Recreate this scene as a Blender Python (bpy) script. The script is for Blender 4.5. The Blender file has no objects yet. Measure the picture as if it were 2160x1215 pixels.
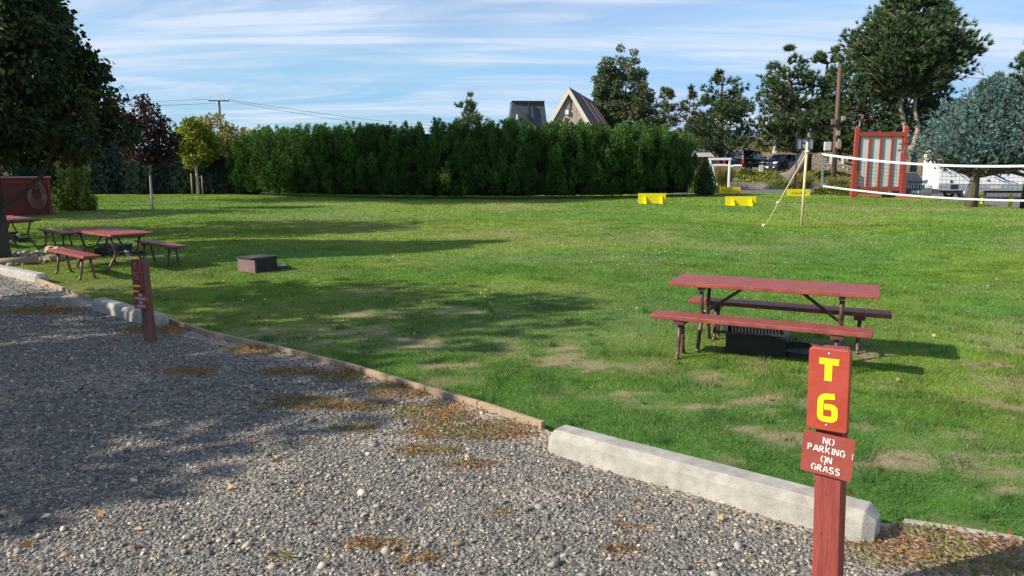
import bpy, math, random
import numpy as np
from mathutils import Vector, Matrix
R=math.radians
random.seed(5); rng=np.random.default_rng(7)
sc=bpy.context.scene
COL=sc.collection
# ------------------------------------------------------------------ camera
CH=1.75; PIT=R(9.05); F=1604.0
cd=bpy.data.cameras.new("camera"); cam=bpy.data.objects.new("camera",cd); COL.objects.link(cam)
cam.location=(0,0,CH); cam.rotation_euler=(math.pi/2-PIT,0,0)
cd.sensor_width=36; cd.lens=36*F/2160; cd.clip_start=.05; cd.clip_end=9000
sc.camera=cam
# ------------------------------------------------------------------ sun, sky, exposure
AZ=R(19); EL=R(33)                      # shadows run towards (cos AZ, sin AZ)
sdir=Vector((-math.cos(AZ)*math.cos(EL),-math.sin(AZ)*math.cos(EL),math.sin(EL)))
ld=bpy.data.lights.new("sun","SUN"); ld.energy=4.2; ld.angle=R(.6); ld.color=(1,.93,.82)
sun=bpy.data.objects.new("sun",ld); COL.objects.link(sun); sun.rotation_euler=sdir.to_track_quat('Z','Y').to_euler()
w=bpy.data.worlds.new("World"); sc.world=w; w.use_nodes=True
nt=w.node_tree; N=nt.nodes; L=nt.links; N.clear()
def nn(t,**k):
    n=N.new(t)
    for a,b in k.items(): setattr(n,a,b)
    return n
sky=nn('ShaderNodeTexSky',sky_type='NISHITA',sun_disc=False); sky.sun_elevation=EL; sky.sun_rotation=math.atan2(sdir.x,sdir.y)
sky.air_density=1.0; sky.dust_density=.6; sky.ozone_density=1.6
tc=nn('ShaderNodeTexCoord'); sep=nn('ShaderNodeSeparateXYZ'); L.new(tc.outputs['Generated'],sep.inputs[0])
mx=nn('ShaderNodeMath',operation='MAXIMUM'); L.new(sep.outputs['Z'],mx.inputs[0]); mx.inputs[1].default_value=0
ad=nn('ShaderNodeMath',operation='ADD'); L.new(mx.outputs[0],ad.inputs[0]); ad.inputs[1].default_value=.09
dx=nn('ShaderNodeMath',operation='DIVIDE'); L.new(sep.outputs['X'],dx.inputs[0]); L.new(ad.outputs[0],dx.inputs[1])
dy=nn('ShaderNodeMath',operation='DIVIDE'); L.new(sep.outputs['Y'],dy.inputs[0]); L.new(ad.outputs[0],dy.inputs[1])
cb=nn('ShaderNodeCombineXYZ'); L.new(dx.outputs[0],cb.inputs[0]); L.new(dy.outputs[0],cb.inputs[1])
def cirrus(loc,rot,scl,scale,lo,hi,dist=.8,det=8):
    mp=nn('ShaderNodeMapping'); mp.inputs['Location'].default_value=loc; mp.inputs['Rotation'].default_value=(0,0,rot); mp.inputs['Scale'].default_value=scl
    L.new(cb.outputs[0],mp.inputs[0])
    no=nn('ShaderNodeTexNoise'); no.inputs['Scale'].default_value=scale; no.inputs['Detail'].default_value=det; no.inputs['Roughness'].default_value=.56; no.inputs['Distortion'].default_value=dist
    L.new(mp.outputs[0],no.inputs[0])
    mr=nn('ShaderNodeMapRange',interpolation_type='SMOOTHSTEP'); mr.inputs[1].default_value=lo; mr.inputs[2].default_value=hi; L.new(no.outputs[0],mr.inputs[0])
    return mr.outputs[0]
c1=cirrus((3.1,1.7,0),R(-34),(.36,1.1,1),.75,.34,.62,1.3,10)
c2=cirrus((7.3,4.2,0),R(-38),(.45,2.6,1),1.5,.36,.68,1.0,10)
mm=nn('ShaderNodeMath',operation='MULTIPLY'); L.new(c1,mm.inputs[0]); L.new(c2,mm.inputs[1])
m2=nn('ShaderNodeMath',operation='MULTIPLY_ADD'); L.new(c1,m2.inputs[0]); m2.inputs[1].default_value=.5; L.new(mm.outputs[0],m2.inputs[2])
m3=nn('ShaderNodeMath',operation='MULTIPLY'); L.new(m2.outputs[0],m3.inputs[0]); m3.inputs[1].default_value=.85; m3.use_clamp=True
tint=nn('ShaderNodeMix',data_type='RGBA',blend_type='MULTIPLY'); tint.inputs[0].default_value=1
L.new(sky.outputs[0],tint.inputs[6]); tint.inputs[7].default_value=(.86,.90,1.02,1)
dk=nn('ShaderNodeMix',data_type='RGBA',blend_type='DARKEN'); dk.inputs[0].default_value=1; L.new(tint.outputs[2],dk.inputs[6]); dk.inputs[7].default_value=(2.1,3.75,5.8,1)
mixc=nn('ShaderNodeMix',data_type='RGBA'); L.new(m3.outputs[0],mixc.inputs[0]); L.new(dk.outputs[2],mixc.inputs[6]); mixc.inputs[7].default_value=(4.15,4.85,5.9,1)
bg=nn('ShaderNodeBackground'); bg.inputs[1].default_value=.10; L.new(mixc.outputs[2],bg.inputs[0])
wo=nn('ShaderNodeOutputWorld'); L.new(bg.outputs[0],wo.inputs[0])
sc.view_settings.view_transform='Standard'; sc.view_settings.look='None'; sc.view_settings.exposure=0.75; sc.view_settings.gamma=1

# ------------------------------------------------------------------ measuring helpers
def ray(u,v):
    a=(u-1080)/F; b=(607.5-v)/F
    return (a, math.cos(PIT)+b*math.sin(PIT), -math.sin(PIT)+b*math.cos(PIT))
def G(u,v,z=0.0):
    d=ray(u,v); t=(z-CH)/d[2]; return Vector((d[0]*t,d[1]*t,z))
def P(u,v,Y):
    d=ray(u,v); t=Y/d[1]; return Vector((d[0]*t,Y,CH+d[2]*t))
# ------------------------------------------------------------------ terrain
def ss(a,b,x):
    t=np.clip((x-a)/(b-a),0,1); return t*t*(3-2*t)
def terr(x,y):
    x=np.asarray(x,float); y=np.asarray(y,float)
    # lawn falls to the lower car park on the right
    ex=21.5+(y-32)*.18
    low=ss(0,1.6,x-ex)*ss(12,22,y)
    z=-.3*low
    # planted slope and upper car park
    up=ss(60.6,66,y)*(1-ss(27,33,x))*ss(6,12,x)
    z=z*(1-up)+1.2*up
    # dry bank below the highway
    bk=ss(72-8*ss(26,36,x),89,y)*ss(10,17,x)
    z=z*(1-bk)+3.25*bk
    # gentle waves in the lawn
    wv=.018*np.sin(x*.9+.4*y)+.02*np.sin(y*.55+1.3+.2*x)
    z=z+wv*ss(7,14,y)*(1-ss(38,48,y))*(1-low)
    return z
def T(x,y): return float(terr(x,y))
# value noise
_g=rng.random((256,256))
def vn(x,y):
    xi=np.floor(x).astype(int); yi=np.floor(y).astype(int); fx=x-xi; fy=y-yi
    fx=fx*fx*(3-2*fx); fy=fy*fy*(3-2*fy)
    a=_g[xi&255,yi&255]; b=_g[(xi+1)&255,yi&255]; c=_g[xi&255,(yi+1)&255]; d=_g[(xi+1)&255,(yi+1)&255]
    return (a*(1-fx)+b*fx)*(1-fy)+(c*(1-fx)+d*fx)*fy
def fbm(x,y,o=4):
    s=0;a=.5;t=0
    for i in range(o): s=s+a*vn(x*2**i+17*i,y*2**i+9*i); t+=a; a*=.5
    return s/t
# edge between gravel and lawn, as y(x)
EDG=[(-60,46.0)]+[tuple(G(*p)[:2]) for p in [(-60,545),(78,597),(190,638),(345,681),(440,714),(590,748),(740,786),(900,836),(1010,868),(1147,914)]]
EDG+=[(G(1147,962).x+.17,G(1147,962).y+.19),(G(1830,1160).x+.17,G(1830,1160).y+.19)]
EDG+=[tuple(G(*p)[:2]) for p in [(1905,1112),(2160,1152)]]+[(6,2.4),(40,-12)]
_ex=np.array([e[0] for e in EDG]); _ey=np.array([e[1] for e in EDG])
def edge(x): return np.interp(x,_ex,_ey)

# ------------------------------------------------------------------ materials
MATS={}
def newmat(name):
    m=bpy.data.materials.new(name); m.use_nodes=True; MATS[name]=m
    return m,m.node_tree.nodes,m.node_tree.links,m.node_tree.nodes['Principled BSDF']
def M(name,c,rough=.7,var=.12,scale=6,bump=.0,bscale=40,metal=0,spec=.4,c2=None,stretch=(1,1,1),emit=None,coat=0):
    if name in MATS: return MATS[name]
    m,n,l,b=newmat(name)
    t=n.new('ShaderNodeTexCoord'); mp=n.new('ShaderNodeMapping'); mp.inputs['Scale'].default_value=stretch; l.new(t.outputs['Object'],mp.inputs[0])
    no=n.new('ShaderNodeTexNoise'); no.inputs['Scale'].default_value=scale; no.inputs['Detail'].default_value=6; no.inputs['Roughness'].default_value=.65; l.new(mp.outputs[0],no.inputs[0])
    mr=n.new('ShaderNodeMapRange'); mr.inputs[1].default_value=.32; mr.inputs[2].default_value=.68; l.new(no.outputs[0],mr.inputs[0])
    mi=n.new('ShaderNodeMix'); mi.data_type='RGBA'; l.new(mr.outputs[0],mi.inputs[0])
    if c2 is None: a=[x*(1-var) for x in c]; d=[min(1,x*(1+var)) for x in c]
    else: a,d=c,c2
    mi.inputs[6].default_value=(*a,1); mi.inputs[7].default_value=(*d,1); l.new(mi.outputs[2],b.inputs['Base Color'])
    b.inputs['Roughness'].default_value=rough; b.inputs['Metallic'].default_value=metal; b.inputs['Specular IOR Level'].default_value=spec; b.inputs['Coat Weight'].default_value=coat
    if bump:
        n2=n.new('ShaderNodeTexNoise'); n2.inputs['Scale'].default_value=bscale; n2.inputs['Detail'].default_value=5; l.new(mp.outputs[0],n2.inputs[0])
        bp=n.new('ShaderNodeBump'); bp.inputs['Strength'].default_value=bump; bp.inputs['Distance'].default_value=.01; l.new(n2.outputs[0],bp.inputs['Height']); l.new(bp.outputs[0],b.inputs['Normal'])
    return m
def leafmat(name,trans=.3,rough=.55,spec=.25):
    if name in MATS: return MATS[name]
    m,n,l,b=newmat(name)
    a=n.new('ShaderNodeAttribute'); a.attribute_name='col'
    l.new(a.outputs['Color'],b.inputs['Base Color']); b.inputs['Roughness'].default_value=rough; b.inputs['Specular IOR Level'].default_value=spec
    if trans:
        tr=n.new('ShaderNodeBsdfTranslucent'); ms=n.new('ShaderNodeMixShader'); ms.inputs[0].default_value=trans
        hs=n.new('ShaderNodeMix'); hs.data_type='RGBA'; hs.blend_type='MULTIPLY'; hs.inputs[0].default_value=1; l.new(a.outputs['Color'],hs.inputs[6]); hs.inputs[7].default_value=(1.25,1.2,.5,1)
        l.new(hs.outputs[2],tr.inputs[0]); l.new(b.outputs[0],ms.inputs[1]); l.new(tr.outputs[0],ms.inputs[2])
        l.new(ms.outputs[0],n['Material Output'].inputs[0])
    return m
LEAF=leafmat('leaf',.3); NEEDLE=leafmat('needle',.12,.6); GRASS=leafmat('grass_blade',.32,.5,.3); STONE=leafmat('stone',0,.8,.3)
RED=M('red_paint',(.29,.045,.03),.5,.16,7,.12,60,c2=(.36,.07,.047),stretch=(1,1,1))
REDTOP=M('weathered_red_paint',(.18,.040,.034),.5,.2,7,.35,60,c2=(.35,.082,.065),stretch=(1.2,14,1))
REDD=M('faded_red_paint',(.19,.035,.03),.7,.2,9,.2,60,c2=(.25,.055,.045))
YEL=M('yellow_paint',(.78,.66,.006),.5,.06,8,.05)
YELD=M('deep_yellow_paint',(.72,.52,.01),.6,.16,5,.05)  # a little darker and more orange than the plain yellow paint
WHT=M('white_paint',(.78,.77,.74),.5,.05,5)
STENC=M('chalky_white_paint',(.55,.47,.42),.8,.0,60,c2=(.8,.75,.7))
TUBE=M('brown_tube_paint',(.10,.045,.035),.4,.35,14,.05,spec=.5)
IRON=M('sooty_iron',(.018,.018,.02),.6,.4,12,.2,80)
RUSTI=M('rusty_iron',(.16,.09,.085),.7,.2,12,.2,80,c2=(.22,.14,.13))
CONC=M('concrete',(.27,.25,.215),.92,.1,9,.4,160,c2=(.44,.41,.355))
WOOD=M('grey_timber',(.30,.21,.13),.85,.2,4,.4,40,c2=(.42,.31,.21),stretch=(2,14,14))
BARK=M('bark',(.10,.075,.055),.95,.3,6,.9,18,c2=(.17,.13,.10),stretch=(1,1,.25))
BARKG=M('pale_bark',(.28,.25,.21),.9,.2,6,.4,30,c2=(.38,.35,.30),stretch=(1,1,.3))
BARKP=M('pinkish_pine_bark',(.22,.15,.11),.95,.2,5,.9,10,c2=(.36,.27,.21),stretch=(1,1,.35))
POLEB=M('brown_pole_wood',(.10,.055,.04),.85,.2,5,.4,30,c2=(.15,.085,.06),stretch=(1,1,.2))
GALV=M('galvanised_steel',(.55,.56,.56),.45,.08,5,metal=.3)
TYRE=M('tyre_rubber',(.015,.015,.016),.8,.2,9)
RIM=M('alloy',(.45,.46,.48),.35,.1,5,metal=.7)
GLASS=M('dark_glass',(.012,.018,.026),.06,.1,3,spec=.8)
BLK=M('black_plastic',(.02,.02,.022),.5,.2,9)
ROPE=M('rope',(.62,.52,.38),.8,.1,20)
def pits(m,scale=90,dark=.45,thr=.16):
    n=m.node_tree.nodes; l=m.node_tree.links; b=n['Principled BSDF']; src=b.inputs['Base Color'].links[0].from_socket
    t=n.new('ShaderNodeTexCoord'); v=n.new('ShaderNodeTexVoronoi'); v.inputs['Scale'].default_value=scale; l.new(t.outputs['Object'],v.inputs[0])
    no=n.new('ShaderNodeTexNoise'); no.inputs['Scale'].default_value=14; l.new(t.outputs['Object'],no.inputs[0])
    mu=n.new('ShaderNodeMath'); mu.operation='MULTIPLY'; mu.inputs[1].default_value=thr*2; l.new(no.outputs[0],mu.inputs[0])
    lt=n.new('ShaderNodeMath'); lt.operation='LESS_THAN'; l.new(v.outputs['Distance'],lt.inputs[0]); l.new(mu.outputs[0],lt.inputs[1])
    mi=n.new('ShaderNodeMix'); mi.data_type='RGBA'; mi.blend_type='MULTIPLY'; l.new(lt.outputs[0],mi.inputs[0]); l.new(src,mi.inputs[6]); mi.inputs[7].default_value=(dark,dark,dark,1); l.new(mi.outputs[2],b.inputs['Base Color'])
pits(CONC,75,.6,.17); pits(REDTOP,26,.55,.10);
# ------------------------------------------------------------------ object helpers
def setp(o,label=None,cat=None,group=None,kind=None):
    if label: o['label']=label
    if cat: o['category']=cat
    if group: o['group']=group
    if kind: o['kind']=kind
    return o
def thing(name,label,cat,loc=(0,0,0),rz=0,group=None):
    o=bpy.data.objects.new(name,None); COL.objects.link(o); o.location=loc; o.rotation_euler=(0,0,rz); o.empty_display_size=.1
    return setp(o,label,cat,group)
def copy_tree(o,parent=None):
    c=o.copy(); COL.objects.link(c)
    if parent: c.parent=parent
    for ch in list(o.children): copy_tree(ch,c)
    return c
class MB:
    def __init__(s): s.v=[]; s.f=[]; s.sm=[]
    def add(s,vs,fs,smooth=False):
        n=len(s.v); s.v+= [tuple(x) for x in vs]; s.f+=[tuple(i+n for i in f) for f in fs]; s.sm+=[smooth]*len(fs); return s
    def box(s,c,d,rot=None,taper=1.0):
        hx,hy,hz=d[0]/2,d[1]/2,d[2]/2
        vs=[Vector((x*hx*(taper if z>0 else 1),y*hy*(taper if z>0 else 1),z*hz)) for z in(-1,1) for y in(-1,1) for x in(-1,1)]
        if rot is not None: vs=[rot@x for x in vs]
        vs=[x+Vector(c) for x in vs]
        return s.add(vs,[(0,2,3,1),(4,5,7,6),(0,1,5,4),(2,6,7,3),(0,4,6,2),(1,3,7,5)])
    def bar(s,a,b,wd,ht,up=(0,0,1)):
        a=Vector(a); b=Vector(b); d=(b-a); ln=d.length; d=d/ln; sd=d.cross(Vector(up))
        if sd.length<1e-4: sd=Vector((1,0,0))
        sd.normalize(); u=sd.cross(d)
        m=Matrix((d,sd,u)).transposed()
        return s.box((a+b)/2,(ln,wd,ht),m)
    def tube(s,pts,r,n=8,cap=True):
        pts=[Vector(p) for p in pts]; k=len(pts)
        if not hasattr(r,'__len__'): r=[r]*k
        base=len(s.v); prev=None; vs=[]
        for i,p in enumerate(pts):
            d=(pts[min(i+1,k-1)]-pts[max(i-1,0)]).normalized()
            if prev is None:
                a=Vector((0,0,1)) if abs(d.z)<.9 else Vector((1,0,0)); x=d.cross(a).normalized()
            else: x=(prev-d*prev.dot(d)).normalized()
            prev=x; y=d.cross(x)
            for j in range(n):
                t=2*math.pi*j/n; vs.append(p+(x*math.cos(t)+y*math.sin(t))*r[i])
        fs=[]
        for i in range(k-1):
            for j in range(n): fs.append((i*n+j,i*n+(j+1)%n,(i+1)*n+(j+1)%n,(i+1)*n+j))
        s.add(vs,fs,True)
        if cap: 
            n0=base; s.f.append(tuple(n0+j for j in range(n))[::-1]); s.f.append(tuple(n0+(k-1)*n+j for j in range(n))); s.sm+=[False,False]
        return s
    def prism(s,poly,a,b,axis='y'):
        # poly in the plane perpendicular to axis, extruded from a to b
        n=len(poly); vs=[]
        for t in(a,b):
            for p in poly:
                vs.append({'y':(p[0],t,p[1]),'x':(t,p[0],p[1]),'z':(p[0],p[1],t)}[axis])
        fs=[tuple(range(n)),tuple(range(2*n-1,n-1,-1))]+[(i,i+n,(i+1)%n+n,(i+1)%n) for i in range(n)]
        return s.add(vs,fs)
    def lathe(s,prof,n=16,c=(0,0,0)):
        vs=[(c[0]+r*math.cos(2*math.pi*j/n),c[1]+r*math.sin(2*math.pi*j/n),c[2]+z) for r,z in prof for j in range(n)]
        fs=[(i*n+j,i*n+(j+1)%n,(i+1)*n+(j+1)%n,(i+1)*n+j) for i in range(len(prof)-1) for j in range(n)]
        return s.add(vs,fs,True)
    def build(s,name,mat,parent=None,bevel=0,seg=2,fix=True):
        me=bpy.data.meshes.new(name); me.from_pydata(s.v,[],s.f); me.validate()
        if fix:
            import bmesh
            bm=bmesh.new(); bm.from_mesh(me); bmesh.ops.recalc_face_normals(bm,faces=bm.faces); bm.to_mesh(me); bm.free()
        if len(me.polygons)==len(s.sm): me.polygons.foreach_set('use_smooth',s.sm)
        me.materials.append(mat)
        o=bpy.data.objects.new(name,me); COL.objects.link(o)
        if parent: o.parent=parent
        if bevel:
            b=o.modifiers.new('bevel','BEVEL'); b.width=bevel; b.segments=seg; b.limit_method='ANGLE'; b.angle_limit=R(35)
        return o
def npmesh(name,V,Fc,nper,col,mat,parent=None,smooth=False):
    me=bpy.data.meshes.new(name); V=np.ascontiguousarray(V,np.float32); Fc=np.ascontiguousarray(Fc,np.int32)
    me.vertices.add(len(V)); me.vertices.foreach_set('co',V.ravel())
    nf=len(Fc); me.loops.add(nf*nper); me.loops.foreach_set('vertex_index',Fc.ravel())
    me.polygons.add(nf); me.polygons.foreach_set('loop_start',np.arange(0,nf*nper,nper,dtype=np.int32))
    try: me.polygons.foreach_set('loop_total',np.full(nf,nper,np.int32))
    except Exception: pass
    if smooth: me.polygons.foreach_set('use_smooth',np.ones(nf,bool))
    if col is not None:
        at=me.attributes.new('col','FLOAT_COLOR','POINT'); c4=np.ones((len(V),4),np.float32); c4[:,:3]=col; at.data.foreach_set('color',c4.ravel())
    me.update(calc_edges=True); me.materials.append(mat)
    o=bpy.data.objects.new(name,me); COL.objects.link(o)
    if parent: o.parent=parent
    return o
def unit(a): return a/np.maximum(np.linalg.norm(a,axis=1,keepdims=True),1e-9)
def rdir(n): return unit(rng.normal(size=(n,3)))
def blades(name,base,d,ln,wd,col,mat,parent=None,side=None,root=1.0):
    n=len(base); d=unit(d)
    if side is None: side=unit(np.cross(d,rdir(n)))
    ln=np.broadcast_to(ln,(n,))[:,None]; wd=np.broadcast_to(wd,(n,))[:,None]
    V=np.stack([base-side*wd/2,base+side*wd/2,base+d*ln],1).reshape(-1,3)
    Fc=np.arange(3*n).reshape(-1,3); c=np.repeat(col,3,axis=0)
    return npmesh(name,V,Fc,3,c,mat,parent)
def leaves(name,base,d,ln,wd,col,mat,parent=None):
    n=len(base); d=unit(d); side=unit(np.cross(d,rdir(n))); up=np.cross(side,d)
    ln=np.broadcast_to(ln,(n,))[:,None]; wd=np.broadcast_to(wd,(n,))[:,None]
    V=np.stack([base,base+d*ln*.5-side*wd/2+up*wd*.12,base+d*ln-up*ln*.08,base+d*ln*.5+side*wd/2+up*wd*.12],1).reshape(-1,3)
    Fc=np.arange(4*n).reshape(-1,4); c=np.repeat(col,4,axis=0)
    return npmesh(name,V,Fc,4,c,mat,parent)
def colmix(n,cols,w=None,jit=.18):
    cols=np.array(cols); i=rng.choice(len(cols),n,p=w); c=cols[i]*(1+rng.normal(0,jit,(n,1))); return np.clip(c,.004,.9)
def sphere_mb(c,r,n=10,m=7):
    mb=MB(); prof=[(max(.001,math.sin(math.pi*i/m))*r,-math.cos(math.pi*i/m)*r) for i in range(m+1)]; mb.lathe(prof,n,c); return mb

# ================================================================== SETTING
def gridmesh(name,xs,ys,zf,mat,colf=None,mask=None):
    X,Y=np.meshgrid(xs,ys); Z=zf(X,Y); V=np.stack([X,Y,Z],-1).reshape(-1,3)
    nx=len(xs); ny=len(ys); i,j=np.meshgrid(np.arange(nx-1),np.arange(ny-1)); a=(j*nx+i).ravel()
    Fc=np.stack([a,a+1,a+nx+1,a+nx],1)
    if mask is not None:
        cx=(X[:-1,:-1]+X[1:,1:])/2; cy=(Y[:-1,:-1]+Y[1:,1:])/2; Fc=Fc[mask(cx,cy).ravel()]
    c=colf(X.ravel(),Y.ravel()) if colf else None
    return npmesh(name,V,Fc,4,c,mat,smooth=True)
# dry / worn places in the lawn: (u,v,radius x,radius y)
SPOTS=[(G(u,v).x,G(u,v).y,rx,ry) for u,v,rx,ry in [(1190,750,.22,.4),(1190,765,.3,.2),(2010,917,.16,.09),(1885,817,.12,.13),(1585,852,.22,.2),(1700,845,.2,.12),(1930,965,.35,.14),(1690,925,.3,.1),(2090,1000,.25,.1),(1040,900,.12,.1),(850,725,.45,.35),(720,700,.5,.3),(950,655,.35,.3),(780,660,.5,.2),(770,618,.5,.3),(650,725,.3,.2),(560,700,.25,.25),(1240,770,.3,.15),(2140,860,.2,.2),(1960,985,.3,.1),(2050,960,.3,.09),(1880,975,.25,.08),(1840,900,.2,.08),(2110,1035,.2,.07),(1560,905,.2,.07),(1480,860,.2,.08),(1330,830,.15,.08),(1750,800,.2,.1),(2100,770,.25,.12),(940,772,.25,.15),(1040,495,1.2,.8),(1180,470,1.5,.7),(900,432,5,1.2),(1560,520,1.2,.5),(1620,735,.2,.12),(1830,750,.3,.2),(1500,790,.25,.12),(1980,440,3,1.5)]]
def dryness(x,y):
    n=fbm(x*2.3,y*2.3,4); m=fbm(x*.28+40,y*.28+11,3); q=fbm(x*8,y*13,4)
    d=np.clip((m-.5)*2.0,0,1)*.45
    near=1-ss(6,11,y); d=d*(1-.6*near)+near*np.clip((n-.60)*3.0,0,.45)
    for (a,b,rx,ry) in SPOTS:
        e=((x-a)/rx)**2+((y-b)/ry)**2; d=d+(np.clip((np.exp(-e*.7)*.75+(q-.5)*2.0-.30)*2.4,0,1)*np.exp(-e*.35) if rx<1 else np.exp(-e*1.1)*.35*(.45+.9*q))
    return np.clip(d,0,1)
def weedy(x,y): return np.clip((fbm(x*3.1+70,y*3.1+33,3)-.57)*5,0,1)
def lawncol(x,y):
    d=dryness(x,y)[:,None]; w=weedy(x,y)[:,None]; l=ss(.3,.7,fbm(x*.22+5,y*.22,3))[:,None]
    g=np.array([.088,.212,.022])*(1-l)+np.array([.180,.272,.032])*l
    g=g*(1-.35*w)+np.array([.035,.11,.03])*.35*w
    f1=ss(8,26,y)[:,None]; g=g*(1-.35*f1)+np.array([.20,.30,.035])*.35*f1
    t=np.array([.36,.29,.15])
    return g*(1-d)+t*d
def groundcol(x,y):
    c=lawncol(x,y)*.75
    h=(ss(61,64,y)*ss(8,14,x))[:,None]; br=np.array([.23,.18,.125]); c=c*(1-h)+br*h
    return c
m,n,l,b=newmat('lawn'); a=n.new('ShaderNodeAttribute'); a.attribute_name='col'
t=n.new('ShaderNodeTexCoord'); no=n.new('ShaderNodeTexNoise'); no.inputs['Scale'].default_value=9; no.inputs['Detail'].default_value=8; no.inputs['Roughness'].default_value=.8; l.new(t.outputs['Object'],no.inputs[0])
mr=n.new('ShaderNodeMapRange'); mr.inputs[1].default_value=.3; mr.inputs[2].default_value=.7; mr.inputs[3].default_value=.62; mr.inputs[4].default_value=1.4; l.new(no.outputs[0],mr.inputs[0])
mi=n.new('ShaderNodeMix'); mi.data_type='RGBA'; mi.blend_type='MULTIPLY'; mi.inputs[0].default_value=1; l.new(a.outputs['Color'],mi.inputs[6]); l.new(mr.outputs[0],mi.inputs[7]); l.new(mi.outputs[2],b.inputs['Base Color'])
b.inputs['Roughness'].default_value=.95; bp=n.new('ShaderNodeBump'); bp.inputs['Strength'].default_value=.6; bp.inputs['Distance'].default_value=.06; l.new(no.outputs[0],bp.inputs['Height']); l.new(bp.outputs[0],b.inputs['Normal'])
def spaced(segs):
    o=[]
    for a,b,s in segs: o+=list(np.arange(a,b,s))
    return np.array(o+[segs[-1][1]])
xs=spaced([(-3000,-300,300),(-300,-40,20),(-40,-12,.8),(-12,12,.14),(12,45,.5),(45,300,15),(300,3000,300)])
ys=spaced([(-200,0,20),(0,3,.5),(3,14,.12),(14,50,.4),(50,95,.5),(95,400,20),(400,3600,400)])
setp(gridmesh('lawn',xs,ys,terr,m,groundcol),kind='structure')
# ---- gravel pad
WEEDS=[(G(u,v).x,G(u,v).y,rx,ry) for u,v,rx,ry in [(640,855,.35,.2),(760,865,.3,.12),(745,910,.2,.1),(920,880,.32,.28),(1000,920,.5,.16),(1065,905,.35,.1),(850,828,.3,.25),(990,990,.17,.07),(900,960,.2,.1),(720,800,.3,.2),(620,793,.3,.15),(790,1160,.16,.06),(890,1190,.14,.05),(1310,1170,.1,.05),(600,1190,.06,.04),(400,790,.3,.15),(90,660,.5,.3),(330,700,.35,.3),(1330,1120,.1,.03),(2000,1170,.5,.25),(1900,1160,.3,.2),(2150,1210,.4,.3),(1190,940,.1,.05),(560,745,.4,.2),(1060,1090,.08,.04)]]
def weedm(x,y):
    w=0*x
    for (a,b,rx,ry) in WEEDS:
        w=np.maximum(w,np.exp(-(((x-a)/rx)**2+((y-b)/ry)**2)*.9))
    return np.clip((w*1.45-.1-.8*(1-fbm(x*9,y*9,4)))*2.6,0,1)
def dirtm(x,y):
    e=edge(x)-y
    band=np.exp(-(e/np.where(x>0,.36,.24))**2)
    return np.clip(band*1.3*(.5+fbm(x*5,y*5,3))+np.clip((fbm(x*1.3+9,y*1.3,3)-.58)*3,0,.5)+np.clip((x-1.3)/.6,0,1)*np.clip((3.6-y)/.5,0,1)*.8,0,1)
def gravcol(x,y):
    n=fbm(x*30,y*30,2)[:,None]; g=np.array([.14,.127,.108])*(.6+.8*n); dd=dirtm(x,y)[:,None]; ww=weedm(x,y)[:,None]
    c=g*(1-dd)+np.array([.30,.245,.185])*(.8+.4*n)*dd
    return c*(1-.7*ww)+np.array([.16,.09,.045])*.7*ww
def gravz(x,y): return .012+.018*fbm(x*1.7,y*1.7,3)+.006*fbm(x*14,y*14,2)+.02*np.exp(-((edge(x)-y)/.15)**2)*fbm(x*6,y*6,2)
m,n,l,b=newmat('gravel'); a=n.new('ShaderNodeAttribute'); a.attribute_name='col'; t=n.new('ShaderNodeTexCoord')
vo=n.new('ShaderNodeTexVoronoi'); vo.inputs['Scale'].default_value=42; l.new(t.outputs['Object'],vo.inputs[0])
hv=n.new('ShaderNodeRGBToBW'); l.new(vo.outputs['Color'],hv.inputs[0]); mr=n.new('ShaderNodeMapRange'); mr.inputs[3].default_value=.45; mr.inputs[4].default_value=1.9; l.new(hv.outputs[0],mr.inputs[0])
mi=n.new('ShaderNodeMix'); mi.data_type='RGBA'; mi.blend_type='MULTIPLY'; mi.inputs[0].default_value=1; l.new(a.outputs['Color'],mi.inputs[6]); l.new(mr.outputs[0],mi.inputs[7]); l.new(mi.outputs[2],b.inputs['Base Color'])
b.inputs['Roughness'].default_value=.9; bp=n.new('ShaderNodeBump'); bp.inputs['Strength'].default_value=.8; bp.inputs['Distance'].default_value=.02; bp.invert=True; l.new(vo.outputs['Distance'],bp.inputs['Height']); l.new(bp.outputs[0],b.inputs['Normal'])
def edgegrid(name,xs,offs,zf,mat,colf):
    # rows run parallel to the lawn edge so that the border is clean
    X=np.repeat(xs[None],len(offs),0); Y=edge(X)-np.array(offs)[:,None]; Z=zf(X,Y)
    nx=len(xs); ny=len(offs); i,j=np.meshgrid(np.arange(nx-1),np.arange(ny-1)); a=(j*nx+i).ravel()
    return npmesh(name,np.stack([X,Y,Z],-1).reshape(-1,3),np.stack([a,a+nx,a+nx+1,a+1],1),4,colf(X.ravel(),Y.ravel()),mat,smooth=True)
gx=spaced([(-60,-14,2),(-14,6,.05),(6,40,2)]); gy=list(np.arange(0,6,.05))+list(np.arange(6,14,.25))+list(np.arange(14,60,4))
setp(edgegrid('gravel_ground',gx,gy,gravz,m,gravcol),kind='structure')

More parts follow.
